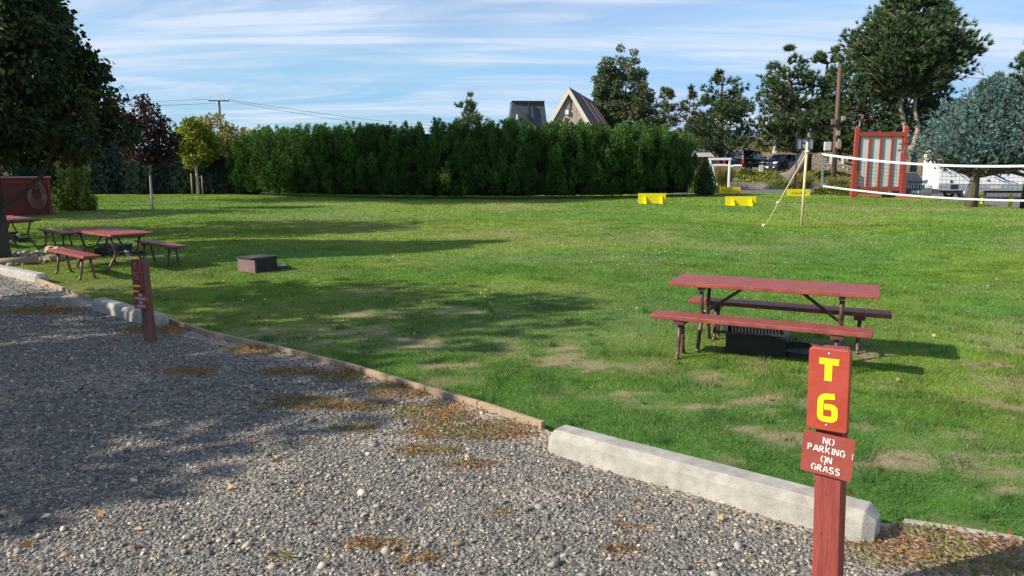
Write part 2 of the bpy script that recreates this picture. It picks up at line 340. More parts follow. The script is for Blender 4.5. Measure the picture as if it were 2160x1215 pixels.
# ---- asphalt: drive in front of the retaining wall, lower car park, upper car park
ASPH=M('asphalt',(.10,.10,.105),.9,.15,3,.3,60,c2=(.16,.155,.15))
ASPHU=M('upper_asphalt',(.20,.18,.16),.9,.15,1,.3,60,c2=(.28,.25,.22))
def patch(name,poly,mat,dz=.012,step=.8):
    px=[p[0] for p in poly]; py=[p[1] for p in poly]
    xs=np.arange(min(px),max(px)+step,step); ys=np.arange(min(py),max(py)+step,step)
    def inside(x,y):
        c=np.zeros(x.shape,bool); k=len(poly)
        for i in range(k):
            x1,y1=poly[i]; x2,y2=poly[(i+1)%k]
            if y1==y2: continue
            c^=((y1>y)!=(y2>y))&(x<(x2-x1)*(y-y1)/(y2-y1)+x1)
        return c
    return setp(gridmesh(name,xs,ys,lambda x,y:terr(x,y)+dz,mat,None,inside),kind='structure')
patch('drive_road',[(9.5,49.2),(17,52.2),(22,50.5),(28,50),(28,60.4),(9,60.4)],ASPH)
patch('lower_car_park',[(22.4,30),(20.5,18),(60,18),(60,60.4),(28.8,60.4),(28.8,50),(26.0,50)],ASPH,.016)
patch('upper_car_park',[(8,65.6),(29,65.6),(33,62),(60,60.5),(60,63.2),(36,64.5),(32,72.5),(8,73.5)],ASPHU,.02)
# ---- distant mountains
mb=[]; 
MT=M('hazy_mountain',(.10,.15,.24),1,.1,.004,c2=(.13,.19,.30))  # distance haze is put into this blue colour
xs=np.linspace(-2500,5000,160); rows=[]
for k,(yy,f) in enumerate([(2600,0),(2900,.55),(3300,1),(3800,0)]):
    h=(60+150*fbm(xs/700+3,xs*0+k*.1+2,4))*f*(.35+.65*ss(-200,700,xs)); rows.append(np.stack([xs,np.full_like(xs,yy),h-2],1))
V=np.concatenate(rows); nx=len(xs); i,j=np.meshgrid(np.arange(nx-1),np.arange(3)); a=(j*nx+i).ravel()
setp(npmesh('mountains',V,np.stack([a,a+1,a+nx+1,a+nx],1),4,None,MT,smooth=True),kind='structure')

# ================================================================== GRASS, STONES, WEEDS (stuff)
def scatter(n,y0,y1,margin=1.2,pw=1.0,x0=None,x1=None):
    y=y0+(y1-y0)*rng.random(n)**pw; hw=y*.675+margin
    x=(rng.random(n)*2-1)*hw
    keep=(rng.random(n)<hw/(y1*.675+margin))
    return x[keep],y[keep]

def grass(n,y0,y1,ln,wdk,tilt=.55):
    x,y=scatter(n,y0,y1)
    k=(y>edge(x)+.03+.05*fbm(x*20,y*20,2))
    ex=21.5+(y-32)*.18; k&=(x<ex-.1*rng.random(len(x))); x=x[k];y=y[k]
    dr=dryness(x,y); we=weedy(x,y); k=rng.random(len(x))<(1-.55*np.clip(dr*1.15,0,1)); x=x[k];y=y[k];dr=dr[k];we=we[k]
    c=lawncol(x,y)*((.72+.76*fbm(x*2.6+3,y*2.6,3))[:,None]+rng.normal(0,.22,(len(x),1))); yl=rng.random(len(x))<.05+.6*dr; c[yl]=np.array([.34,.28,.14])*(.8+.4*rng.random((yl.sum(),1)))
    N_=len(x); d=rng.normal(size=(N_,3))*tilt; d[:,2]=1
    fl=np.stack([vn(x*1.7,y*1.7)-.5,vn(x*1.7+50,y*1.7)-.5,0*x],1)*1.3; d=d+fl
    L_=ln*(.55+.7*rng.random(N_))*(1-.5*dr)*(.75+.5*fbm(x*2.5,y*2.5,2))*(1+.5*we)
    b=np.stack([x,y,terr(x,y)-.004],1)
    return b,d,L_,np.maximum(.0035,wdk*y)*(.7+.6*rng.random(N_)),np.clip(c,.01,.6)
parts=[grass(520000,2.4,7,.030,.0008),grass(560000,7,14,.030,.0009),grass(420000,14,26,.036,.0010),grass(330000,26,50,.045,.0011)]
B=[np.concatenate([p[i] for p in parts]) for i in range(5)]
setp(blades('grass',*B,GRASS),'short green lawn grass with dry worn patches','grass',kind='stuff')
# taller tufts of darker grass, scattered
def tufts():
    b=[];d=[];ln=[];c=[]
    for i in range(620):
        y=3.6+6.5*random.random()**1.3; x=(random.random()*2-1)*(y*.7)
        if y<edge(x)+.06: continue
        if float(dryness(np.array([x]),np.array([y]))[0])>.75: continue
        k=random.randint(14,40); r=random.uniform(.02,.08); s=random.uniform(.05,.1)
        o=rng.normal(size=(k,2))*r; b.append(np.stack([x+o[:,0],y+o[:,1],0*o[:,0]],1)); dd=np.stack([o[:,0]*9+rng.normal(0,.3,k),o[:,1]*9+rng.normal(0,.3,k),np.ones(k)],1); d.append(dd)
        ln.append(s*(.6+.6*rng.random(k))); c.append(np.array([.05,.13,.03])*(.8+.5*rng.random((k,1))))
    return np.concatenate(b),np.concatenate(d),np.concatenate(ln),np.concatenate(c)
b_,d_,l_,c_=tufts()
setp(blades('grass_tufts',b_,d_,l_,.005,c_,GRASS),'longer dark tufts of grass standing out of the lawn','grass',kind='stuff')
# white clover heads
x,y=scatter(3400,9,32,0,1.0); k=(fbm(x*.5+3,y*.5,3)>.54)&(y>edge(x)+1); x=x[k];y=y[k]
setp(leaves('clover_flowers',np.stack([x,y,terr(x,y)+.035],1),rdir(len(x)),.028,.028,colmix(len(x),[(.6,.6,.5)]),LEAF),'tiny white clover flowers in the lawn','flowers',kind='stuff')
# stones
t_=(1+5**.5)/2
ICO=unit(np.array([(-1,t_,0),(1,t_,0),(-1,-t_,0),(1,-t_,0),(0,-1,t_),(0,1,t_),(0,-1,-t_),(0,1,-t_),(t_,0,-1),(t_,0,1),(-t_,0,-1),(-t_,0,1)],float))
ICF=np.array([(0,11,5),(0,5,1),(0,1,7),(0,7,10),(0,10,11),(1,5,9),(5,11,4),(11,10,2),(10,7,6),(7,1,8),(3,9,4),(3,4,2),(3,2,6),(3,6,8),(3,8,9),(4,9,5),(2,4,11),(6,2,10),(8,6,7),(9,8,1)])
def rocks(name,pos,size,flat,col,mat,smooth=False,parent=None):
    n=len(pos); V=ICO[None]*(1+rng.normal(0,.27,(n,12,1))) 
    s=size[:,None,None]*np.stack([np.ones(n),.6+.35*rng.random(n),flat],1)[:,None,:]
    V=V*s; a=rng.random(n)*6.28; ca,sa=np.cos(a)[:,None],np.sin(a)[:,None]
    tl=rng.normal(0,.25,(n,1)); X=V[...,0]*ca-V[...,1]*sa; Yv=V[...,0]*sa+V[...,1]*ca; Z=V[...,2]+tl*V[...,0]
    V=np.stack([X,Yv,Z],-1)+pos[:,None,:]
    Fc=(ICF[None]+12*np.arange(n)[:,None,None]).reshape(-1,3)
    return npmesh(name,V.reshape(-1,3),Fc,3,np.repeat(col,12,axis=0),mat,parent,smooth)
STC=[tuple(a*b for a,b in zip(c,(1.2,1.1,.94))) for c in [(.10,.10,.105),(.15,.15,.155),(.21,.21,.21),(.28,.265,.24),(.36,.31,.25),(.46,.43,.38),(.33,.22,.14)]]
def stones(n,y0,y1,s0,s1,pw=3):
    x,y=scatter(n,y0,y1,.6); k=(y<edge(x)-.02); x=x[k];y=y[k]
    dm=dirtm(x,y); k=rng.random(len(x))>dm*.72; x=x[k];y=y[k]
    w_=weedm(x,y); k=rng.random(len(x))>w_*.8; x=x[k];y=y[k]
    s=s0+(s1-s0)*rng.random(len(x))**pw; f=.35+.4*rng.random(len(x))
    p=np.stack([x,y,gravz(x,y)+s*f*.35],1); c=colmix(len(x),STC,[.22,.26,.22,.13,.08,.05,.04],.2); return p,s,f,c
q=[stones(105000,2.4,5.2,.004,.0125,3),stones(3200,2.4,6,.011,.028,2.6),stones(85000,5.2,9,.006,.016,3),stones(34000,9,14,.009,.024,2.5)]
Q=[np.concatenate([a[i] for a in q]) for i in range(4)]
setp(rocks('gravel_stones',*Q,STONE),'loose grey crushed gravel stones with tan pebbles','gravel',kind='stuff')
# dry weeds on the gravel
x=rng.uniform(-8,4,400000); y=rng.uniform(2.4,12,400000); k=(y<edge(x)-.02); x=x[k];y=y[k]; wm=weedm(x,y); k=rng.random(len(x))<wm*.95; x=x[k];y=y[k]
c=colmix(len(x),[(.38,.17,.06),(.30,.19,.06),(.17,.18,.05),(.46,.26,.10),(.26,.10,.045)],None,.2)
gr=(fbm(x*4+9,y*4,2)>.55); c[gr]=c[gr]*np.array([.7,1.15,.8])
d=rng.normal(size=(len(x),3)); d[:,2]=np.abs(d[:,2])*.5+.1
setp(leaves('dry_weeds',np.stack([x,y,gravz(x,y)+.008],1),d,.028,.009,c,LEAF),'dry rust and ochre weeds and needles lying on the gravel','weeds',kind='stuff')
# fallen leaves
x,y=scatter(420,3.2,12,.2,1.3); z=np.where(y<edge(x),gravz(x,y)+.012,.035); k=rng.random(len(x))<.5+.5*(np.abs(y-edge(x))<.8)
x=x[k];y=y[k];z=z[k]; d=rng.normal(size=(len(x),3)); d[:,2]*=.2
setp(leaves('fallen_leaves',np.stack([x,y,z],1),d,.055,.035,colmix(len(x),[(.42,.20,.07),(.45,.32,.15),(.25,.12,.06)]),LEAF),'curled brown fallen leaves on lawn and gravel','leaves',kind='stuff')

# ================================================================== VEGETATION BUILDERS
def crown_pts(K,prof,z0,z1,outer=.55,sx=1,sy=1):
    ts=np.array([p[0] for p in prof]); rs=np.array([p[1] for p in prof])
    tt=np.linspace(0,1,200); wgt=np.interp(tt,ts,rs)**1.6+.02; t=rng.choice(tt,K,p=wgt/wgt.sum())+rng.normal(0,.004,K)
    r=np.interp(t,ts,rs)*(outer+(1-outer)*rng.random(K)**.6); a=rng.random(K)*6.283
    return np.stack([r*np.cos(a)*sx,r*np.sin(a)*sy,z0+(z1-z0)*t],1)
def branches(mb,fork,pts,r0,n,bend=.25,forkr=.0):
    for p in pts[:n]:
        p=Vector(p); a=Vector(fork)+Vector((0,0,random.uniform(-.5,.9)*max(.0,p.z-fork[2])*.45)) if forkr==0 else Vector(fork)+Vector((0,0,random.uniform(0,forkr)))
        mid=(a+p)/2+Vector((random.uniform(-1,1),random.uniform(-1,1),random.uniform(.2,1)))*(p-a).length*bend*.4
        mb.tube([a,mid,p],[r0,r0*.6,r0*.2],5)
def deciduous(name,label,loc,prof,z0,z1,K,rc,nleaf,ll,lw,cols,cw=None,trunk=.12,fork=None,mat=BARKG,droop=0,group=None,outer=.5,sx=1,sy=1,jit=.22,nb=14,rz=0,clumpmix=None,lean=0,cat='tree'):
    t=thing(name,label,cat,loc,rz,group)
    C=crown_pts(K,prof,z0,z1,outer,sx,sy)
    i=rng.integers(0,K,nleaf); rr=rc*(.55+.5*rng.random(K))
    dd=rdir(nleaf); p=C[i]+dd*(rr[i]*(.45+.6*rng.random(nleaf)))[:,None]*np.array([1,1,.8])
    p[:,2]=np.maximum(p[:,2],z0*.9)
    d=unit(dd*.7+rdir(nleaf)*.8+np.array([0,0,-droop])); ph=rng.normal(0,1,K)
    col=colmix(nleaf,cols,cw,jit)
    if clumpmix is not None:
        k=(ph[i]>.6); col[k]=colmix(k.sum(),clumpmix,None,jit)
    col=np.clip(col*(1+.12*ph[i])[:,None],.004,.8)
    leaves('crown',p,d,ll*(.6+.7*rng.random(nleaf)),lw*(.6+.7*rng.random(nleaf)),col,LEAF,t)
    fz=fork if fork else z0*1.02
    mb=MB(); top=z0+(z1-z0)*.72
    mb.tube([(0,0,-.05),(0,0,.12),(lean*.3,0,fz*.55),(lean,0,fz),(lean*1.2,.02,(fz+top)/2),(lean,0,top)],[trunk*1.45,trunk*1.1,trunk,trunk*.85,trunk*.5,trunk*.15],10)
    branches(mb,(lean,0,fz),C,trunk*.42,nb)
    mb.build('trunk',mat,t)
    return t
def tufted(base,d,nk,ln,spread,cols,jit=.2):
    # needle tufts: nk blades around each direction
    n=len(base); d=unit(d); B=np.repeat(base,nk,0); D=np.repeat(d,nk,0)+rdir(n*nk)*spread
    c=np.repeat(colmix(n,cols,None,jit),nk,0)*(1+rng.normal(0,.15,(n*nk,1)))
    return B,D,ln*(.6+.6*rng.random(n*nk)),np.clip(c,.004,.7)
def pine(name,label,loc,H,prof,z0,nbr,tpb,nk,ln,wd,cols,trunk=.25,mat=BARK,up=.35,group=None,spread=.6,trunks=None,rz=0,gap=0,sx=1,cat='pine tree',rag=.28):
    t=thing(name,label,cat,loc,rz,group)
    ts=np.array([p[0] for p in prof]); rs=np.array([p[1] for p in prof])
    mb=MB(); B=[];D=[]
    if trunks is None: trunks=[[(0,0,-.3),(.05,0,H*.35),(-.05,.05,H*.7),(0,0,H*.97)]]
    tt=np.linspace(0,1,100); wgt=np.interp(tt,ts,rs)+.15; 
    for k in range(nbr):
        s=rng.choice(tt,p=wgt/wgt.sum()); R_=np.interp(s,ts,rs)*random.uniform(1-rag,1.10)
        a=random.random()*6.283; 
        tk=random.choice(trunks); zt=z0+(H-z0)*s
        # origin on trunk a bit lower than tip
        zo=max(z0*(.92 if z0>7 else .55),zt-R_*random.uniform(.1,.55)); j=[q for q in tk]
        x0=np.interp(zo,[q[2] for q in tk],[q[0] for q in tk]); y0=np.interp(zo,[q[2] for q in tk],[q[1] for q in tk])
        o=np.array([x0,y0,zo]); fx=np.interp(zt,[q[2] for q in tk],[q[0] for q in tk]) if len(trunks)>1 and z0<5 else 0; tip=np.array([fx+R_*math.cos(a)*sx,R_*math.sin(a),zt]); mid=(o+tip)/2-np.array([0,0,R_*.08])
        mb.tube([o,mid,tip],[max(.02,trunk*.28),max(.015,trunk*.18),.012],4)
        u=.35+.65*rng.random(tpb)**.6; u=u[:,None]; p=(1-u)**2*o+2*u*(1-u)*mid+u*u*tip
        off=rdir(tpb)*(R_*.17+.12)*(.4+.8*u); off[:,2]*=.6; p=p+off
        dr=unit(tip-o+1e-6)[None] if False else (tip-o)[None]/np.linalg.norm(tip-o)
        B.append(p); D.append(dr*.5+off*1.2/(R_*.17+.12)*.5+np.array([0,0,up])+rdir(tpb)*.25)
    B=np.concatenate(B); D=np.concatenate(D)
    b,d,l_,c=tufted(B,D,nk,ln,spread,cols)
    blades('crown',b,d,l_,wd,c,NEEDLE,t)
    for tk in trunks:
        k=len(tk); mb.tube(tk,[trunk*(1.25 if i==0 else 1)*(1-i/(k-1)*.75) for i in range(k)],9)
    mb.build('trunk',mat,t)
    return t
def bush(name,label,loc,rx,ry,h,n,ll,lw,cols,up=.5,group=None,needle=False,cat='shrub',kind=None,z0=.0,base_open=.0,jit=.2,stems=6,lump=.12,spike=0):
    t=thing(name,label,cat,loc,0,group)
    d=rdir(n); d[:,2]=np.abs(d[:,2]); r=.75+.3*rng.random(n)+spike*np.clip(np.sin(d[:,0]*13+1)*np.sin(d[:,1]*12)*1.2,0,1)*rng.random(n)
    lm=1+lump*np.sin(d[:,0]*9+loc[0])*np.cos(d[:,1]*8+loc[1])+lump*np.sin(d[:,2]*11)
    p=d*np.array([rx,ry,h-z0])*(r*lm)[:,None]+np.array([0,0,z0]); p[:,2]=np.maximum(p[:,2],.02)
    k=rng.random(n)<.35; p[k,2]*=rng.random(k.sum())
    dd=d*.7+rdir(n)*.6+np.array([0,0,up]); c=colmix(n,cols,None,jit)
    (blades if needle else leaves)('foliage',p,dd,ll*(.6+.7*rng.random(n)),lw,c,NEEDLE if needle else LEAF,t)
    mb=MB()
    for i in range(stems):
        a=random.random()*6.28; mb.tube([(0,0,-.05),(rx*.25*math.cos(a),ry*.25*math.sin(a),h*.4),(rx*.6*math.cos(a),ry*.6*math.sin(a),h*.8)],[.03,.02,.008],5)
    mb.build('stems',BARK,t)
    return t
def tall_grass(name,label,loc,r,h,n,cols,group=None):
    t=thing(name,label,'ornamental grass',loc,0,group); a=rng.random(n)*6.28; q=r*.35*rng.random(n)
    b=np.stack([q*np.cos(a),q*np.sin(a),0*a],1); d=np.stack([np.cos(a)*.35,np.sin(a)*.35,0*a+1],1)+rng.normal(0,.12,(n,3))
    blades('foliage',b,d,h*(.6+.5*rng.random(n)),.035,colmix(n,cols,None,.2),GRASS,t)
    n2=n//3; b2=b[:n2]+unit(d[:n2])*h*.55; blades('seed_heads',b2,d[:n2],h*.5,.05,colmix(n2,[(.30,.24,.10)],None,.2),GRASS,t)
    return t

# ================================================================== LARGE VEGETATION
# tall clipped hedge
HP=[(-17.9,49),(-13,45.5),(-6,42.6),(0,41.6),(5,42.8),(10.9,47)]
def hedge():
    t=thing('hedge','long tall dark green arborvitae hedge with a lumpy top across the back of the lawn','hedge',(0,42,0))
    hx=[p[0] for p in HP]; hy=[p[1] for p in HP]; xs=np.arange(-17.2,10.4,.56); B=[];D=[];LN=[];C=[]; core=MB()
    for i,x0 in enumerate(xs):
        yc=np.interp(x0,hx,hy)+1.0; H=4.0+.18*random.random()+.08*math.sin(i*.9)
        if i<3: H=[3.2,3.6,3.9][i]
        if i>len(xs)-3: H=[3.9,3.7][i-len(xs)+2]
        x=x0+random.uniform(-.2,.2); y=yc+random.uniform(-.35,.35)-.0; rx=random.uniform(.62,.98); ry=1.3+random.uniform(-.1,.3)
        K=70; al=rng.random(K)*6.283; zl=rng.random(K)**1.0*.93
        prl=np.interp(zl,[0,.06,.35,.75,.88,1],[.74,.86,1.04,.96,.66,.2])*(.80+.40*rng.random(K))
        pc=np.stack([x+rx*prl*np.cos(al),y+ry*prl*np.sin(al)-42,zl*(H-.5)+.1],1); ph=.55+.5*rng.random(K); pw=.15+.13*rng.random(K); sh=rng.normal(0,1,K)
        n=K*64; ki=np.repeat(np.arange(K),64); u=rdir(n); zz=rng.random(n)
        wz=np.interp(zz,[0,.3,.75,1],[.8,1,.7,.1])
        p=np.stack([pc[ki,0]+u[:,0]*pw[ki]*wz,pc[ki,1]+u[:,1]*pw[ki]*wz,pc[ki,2]+zz*ph[ki]],1)
        p[:,2]=np.minimum(p[:,2],H+.1+.1*rng.random(n))
        d=np.stack([u[:,0]*.45+np.cos(al[ki])*.2,u[:,1]*.45+np.sin(al[ki])*.2,.9+0*zz],1)
        nk=4; bb=np.repeat(p,nk,0)+rng.normal(0,.03,(n*nk,3)); dd=np.repeat(d,nk,0)+rdir(n*nk)*.35
        cb_=colmix(n,[(.038,.098,.018),(.054,.130,.022),(.090,.175,.030),(.028,.075,.018)],None,.12)*np.clip(1+.30*sh[ki]+.5*(zz-.4),.4,2)[:,None]  # plume tips lightened, bases darkened: lit tips and shade put into colour
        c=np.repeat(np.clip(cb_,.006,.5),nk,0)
        if i%6==3: k=np.repeat(np.isin(ki,[2,3]),nk)&(rng.random(n*nk)<.5); c[k]=(.15,.14,.03)
        B.append(bb);D.append(dd);LN.append(.06+.08*rng.random(n*nk));C.append(c)
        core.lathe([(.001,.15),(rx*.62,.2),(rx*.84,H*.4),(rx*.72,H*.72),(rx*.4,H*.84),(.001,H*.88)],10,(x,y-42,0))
    # a small yellow dead patch
    pc=np.array([-3.6,-1.2,1.25]); n=140; B.append(pc+rng.normal(0,.16,(n,3))); D.append(rdir(n)+np.array([0,-.5,.5])); LN.append(np.full(n,.12)); C.append(colmix(n,[(.5,.45,.05),(.3,.35,.05)]))
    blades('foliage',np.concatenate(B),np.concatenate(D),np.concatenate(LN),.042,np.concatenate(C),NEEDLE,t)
    core.build('shade_core',M('dark_shade_core',(.012,.022,.01),1,.3,8),t)  # added opaque core that blocks light; near-black colour stands for inner shade
hedge()
# left foreground tree with big drooping leaves
deciduous('broadleaf_tree','big dark broadleaf tree with drooping leaves rising from a stone ring',(-9.95,14.7,0),[(0,2.2),(.08,2.3),(.25,2.05),(.42,1.75),(.6,1.35),(.8,.7),(1,.2)],2.0,6.7,185,.50,52000,.13,.085,[(.030,.058,.018),(.044,.078,.024),(.022,.044,.016)],None,.17,1.6,M('dark_bark',(.045,.035,.028),.95,.3,6,.9,18,c2=(.085,.068,.055),stretch=(1,1,.25)),.75,outer=.45,jit=.2,nb=15,clumpmix=[(.075,.085,.030),(.055,.085,.028)])
# thin side branch of that tree is part of its trunk mesh; stone ring round its foot
tr=thing('tree_ring','ring of grey cobbles and short logs round the foot of the broadleaf tree','stone ring',(-9.6,14.3,0))
a=rng.random(260)*6.28; r=.35+.75*rng.random(260)**.6
rocks('stones',np.stack([r*np.cos(a),r*np.sin(a),.03+0*a],1),.05+.05*rng.random(260),.55+0*a,colmix(260,STC,None,.2),STONE,parent=tr)
mb=MB(); mb.tube([(1.15,.5,.06),(1.0,-.35,.06)],.08,12); mb.tube([(1.0,-.6,.09),(.1,-1.0,.05)],.07,12); mb.tube([(1.1,.75,.08),(.1,1.2,.08)],.08,12); mb.build('log_edging',WOOD,tr)
# off-frame neighbours whose shade falls on lawn and gravel
SH=[(.030,.060,.020),(.045,.075,.024)]
def shade(loc,H,rad,z0,lab,K=60,nl=5200,ll=.3):
    deciduous('shade_tree',lab,loc,[(0,rad*.6),(.25,rad),(.6,rad*.85),(.85,rad*.5),(1,.2)],z0,H,K,rad*.36,nl,ll,ll*.62,SH,None,.18,z0,BARK,.4,nb=16,outer=.35)
shade((-10.6,6.1,0),7.4,2.75,2.0,'broad shade tree standing on the lawn edge beyond the left of the gravel')
shade((-9.5,3.0,0),5.6,1.9,1.9,'wide low shade tree beside the gravel nearest to the left')
shade((-9.6,-.9,0),3.9,1.0,2.0,'rounded shade tree behind the parking place')
shade((-15.5,19.0,0),8.6,2.8,2.4,'tall leafy shade tree beyond the red shed')
shade((-22.6,25.8,0),8.5,2.8,2.4,'leafy shade tree far left of the lawn')
shade((-26,33,0),22.5,4.6,14,'very tall poplar far left of the lawn',90,9000,.4)
shade((-31,35,0),20,4.0,12.5,'tall poplar furthest left of the lawn',90,8000,.4)
# purple leaf tree, yellow-green tree, yellow tree behind
g=G(322,441); deciduous('purple_plum_tree','purple-leaved ornamental tree with a thin pale trunk',(g.x,g.y,0),[(0,.4),(.12,.95),(.35,1.15),(.6,1.0),(.82,.75),(1,.3)],1.9,4.45,80,.36,6200,.14,.09,[(.028,.014,.018),(.045,.020,.022),(.060,.032,.028)],None,.05,1.3,BARKG,.3,outer=.35)
g=G(418,411); deciduous('yellow_green_tree','young yellow-green maple with a white trunk beside the hedge end',(g.x,g.y,0),[(0,.5),(.15,1.05),(.4,1.5),(.65,1.2),(.85,.75),(1,.3)],1.85,4.6,95,.42,9000,.19,.13,[(.20,.25,.03),(.34,.31,.03),(.12,.19,.03)],[.45,.25,.3],.1,1.7,BARKG,.2,outer=.35,jit=.15)
mb=MB(); mb.tube([(0,0,-.05),(0,0,1.35)],.05,8); mb.tube([(.62,.1,-.05),(.62,.1,1.2)],.035,8); mb.bar((0,0,1.1),(.62,.1,1.1),.02,.02)
o=thing('tree_stakes','pair of short stakes holding the yellow-green maple','stake',(g.x-.3,g.y-.15,0)); mb.build('stakes',WOOD,o)
x=P(465,300,76); deciduous('autumn_tree','olive and yellow autumn tree behind the utility pole',(x.x,76,0),[(0,2.5),(.4,3.4),(.75,2.6),(1,.8)],2.5,6.6,70,.9,7000,.3,.2,[(.25,.22,.08),(.18,.18,.07),(.32,.26,.09)],None,.2,2.4,BARK)
x=P(535,300,80); deciduous('autumn_tree','small straw-coloured tree showing just over the left end of the hedge',(x.x,80,0),[(0,1),(.5,1.6),(1,.4)],2.5,5.4,30,.7,2500,.3,.2,[(.30,.25,.11),(.2,.18,.09)],None,.15,2.4,BARK)
# bluish junipers behind the left lawn
JG='dark bluish junipers along the back left of the lawn'
jl=['lowest dark juniper at the hedge end','dark juniper behind the yellow-green tree','dark bluish juniper between the two young trees','dark bluish juniper behind the purple tree trunk','dark juniper left of the purple tree','dark juniper behind the round green bush','dark juniper behind the hose box','dark juniper showing above the red box','tall dark juniper under the broadleaf tree','dark juniper at the far left edge']
for i in range(10):
    u=500-46*i; Y=50.5; p=P(u,360,Y); h=[2.1,2.4,2.6,2.6,2.7,2.9,3.3,3.8,4.4,4.8][i]
    t=thing('juniper',jl[i],'conifer',(p.x,Y+random.uniform(-.4,.4),0),0,JG)
    n=2600; a=rng.random(n)*6.283; z=rng.random(n); pr=np.interp(z,[0,.3,.7,1],[1.0,1.05,.75,.15])*(1+.15*rng.normal(size=n))
    q=np.stack([1.15*pr*np.cos(a),1.1*pr*np.sin(a),z*h],1); d=np.stack([np.cos(a)*.7,np.sin(a)*.7,.7+0*a],1)
    b,d,l_,c=tufted(q,d,5,.34,.45,[(.055,.090,.088),(.075,.115,.115),(.040,.070,.068)])
    blades('foliage',b,d,l_,.06,c,NEEDLE,t); mb=MB(); mb.lathe([(.8,0),(.8,h*.5),(.4,h*.8),(.01,h*.95)],10); mb.build('trunk',M('dark_shade_core',(.012,.022,.01)),t)  # trunk is an added dark core, inner shade put into its colour
# row of bushes behind those, filling under the tree
for i,(u,Y,h,r,lab) in enumerate([(60,56,6.5,3.2,'dense dark evergreen behind the red box'),(-60,50,7.5,3.5,'dense dark evergreen at the left edge'),(215,60,4.6,2.6,'pale grey-green tree behind the junipers')]):
    p=P(u,360,Y); deciduous('background_tree',lab,(p.x,Y,0),[(0,r*.8),(.3,r),(.7,r*.7),(1,.3)],.4,h,60,.8,5000,.3,.2,[(.03,.055,.03),(.045,.07,.04)],None,.2,.5,BARK)
g=G(143,447); bush('flowering_shrub','round light green leafy shrub beside the red box',(g.x,g.y+.6,0),.62,.6,1.95,6500,.10,.06,[(.16,.22,.045),(.10,.16,.038),(.20,.24,.065)],1.2,cat='shrub',lump=.2,jit=.3,spike=.35)
# ---- trees over the hedge and to the right
def at(u,v,Y): p=P(u,v,Y); return p
NP=[(.065,.115,.050),(.085,.140,.055),(.050,.095,.045),(.110,.150,.055)]
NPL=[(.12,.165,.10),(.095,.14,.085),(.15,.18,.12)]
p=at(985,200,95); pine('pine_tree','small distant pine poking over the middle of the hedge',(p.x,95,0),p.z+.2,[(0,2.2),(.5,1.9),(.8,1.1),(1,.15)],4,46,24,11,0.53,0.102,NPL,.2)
p=at(1318,92,78); Hh=p.z
deciduous('cottonwood_tree','tall airy grey-green cottonwood rising behind the gabled house',(p.x+.2,78,0),[(0,3.0),(.2,3.7),(.45,3.1),(.65,2.2),(.85,1.5),(1,.6)],2.6,Hh-.4,300,.58,34000,.24,.15,[(.085,.125,.060),(.115,.155,.075),(.065,.10,.05)],None,.3,3,BARK,.2,outer=.25,clumpmix=[(.16,.13,.06),(.10,.12,.06)],nb=40)
p=at(1272,112,77); deciduous('cottonwood_tree','second narrower cottonwood leaning against the left of the tall one',(p.x+.3,77,0),[(0,1.6),(.4,1.9),(.75,1.1),(1,.3)],3,p.z-.3,150,.5,15000,.24,.15,[(.085,.13,.065),(.11,.15,.075)],None,.22,4,BARK,.2,outer=.25,nb=20)
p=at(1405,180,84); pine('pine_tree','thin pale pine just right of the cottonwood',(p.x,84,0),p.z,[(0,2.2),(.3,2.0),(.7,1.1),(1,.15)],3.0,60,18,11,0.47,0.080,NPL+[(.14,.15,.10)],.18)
p=at(1457,185,70); pine('pine_tree','sparse half-bare pine behind the right end of the hedge',(p.x,70,0),p.z,[(0,1.5),(.4,1.5),(.75,.8),(1,.1)],2.2,52,13,11,0.44,0.072,[(.06,.085,.045),(.09,.11,.06),(.15,.11,.07)],.14,mat=BARKG)
p=at(1540,150,68); pine('pine_tree','dark open pine with a forked base left of the black pickup',(p.x-.6,68,.6),p.z-.6,[(0,2.9),(.15,3.2),(.35,2.4),(.5,3.0),(.62,1.5),(.8,1.6),(.92,.7),(1,.3)],3.2,74,24,14,0.42,0.072,NP,.28,up=.4)
p=at(1705,95,66); pine('pine_tree','broad twin-topped pine behind the basketball hoop',(p.x,66,1.1),p.z-1.3,[(0,3.4),(.2,3.7),(.45,3.1),(.7,2.1),(.88,1.4),(1,.6)],3.0,120,28,14,0.44,0.080,NP,.36,up=.45,trunks=[[(.4,0,-.2),(.5,0,3),(-1.3,0,7),(-1.5,0,8.9)],[(.4,0,-.2),(.6,0,3),(1.6,0,7),(1.7,0,9.2)]])
x=at(1925,0,60); B0=x.x
pine('pine_tree','largest round-topped pine with two long bare curving trunks behind the red notice frame',(B0,60,-.2),x.z+.9,[(0,2.3),(.2,3.9),(.45,4.2),(.65,3.6),(.82,2.6),(.94,1.5),(1,.5)],7.8,220,33,15,0.44,0.087,NP,.30,mat=BARKP,up=.5,trunks=[[(-2.6,-1.5,-.2),(-1.3,-1,2.3),(-.35,-.5,3.5),(.1,-.3,4.8),(-.25,0,6.3),(-.5,0,8.6),(-.9,0,12.5)],[(-2.2,-1.5,-.2),(-.8,-1.2,2.2),(.6,-.6,3.5),(1.05,-.3,4.8),(.8,0,6.4),(.8,0,8.6),(1.2,0,12.5)]])
pine('pine_tree','darker pine standing close behind the largest one',(B0-1.5,63.5,.3),11,[(0,3.5),(.4,4.3),(.8,2.5),(1,.6)],2.6,90,24,14,0.44,0.080,NP,.34,up=.4)
pine('pine_tree','shorter dark pine filling the gap between the largest pine and the blue spruce',(B0+4.2,66,.3),9.6,[(0,2.6),(.4,3.2),(.8,2.0),(1,.5)],3.4,110,16,13,.44,.08,NP,.26,up=.4)
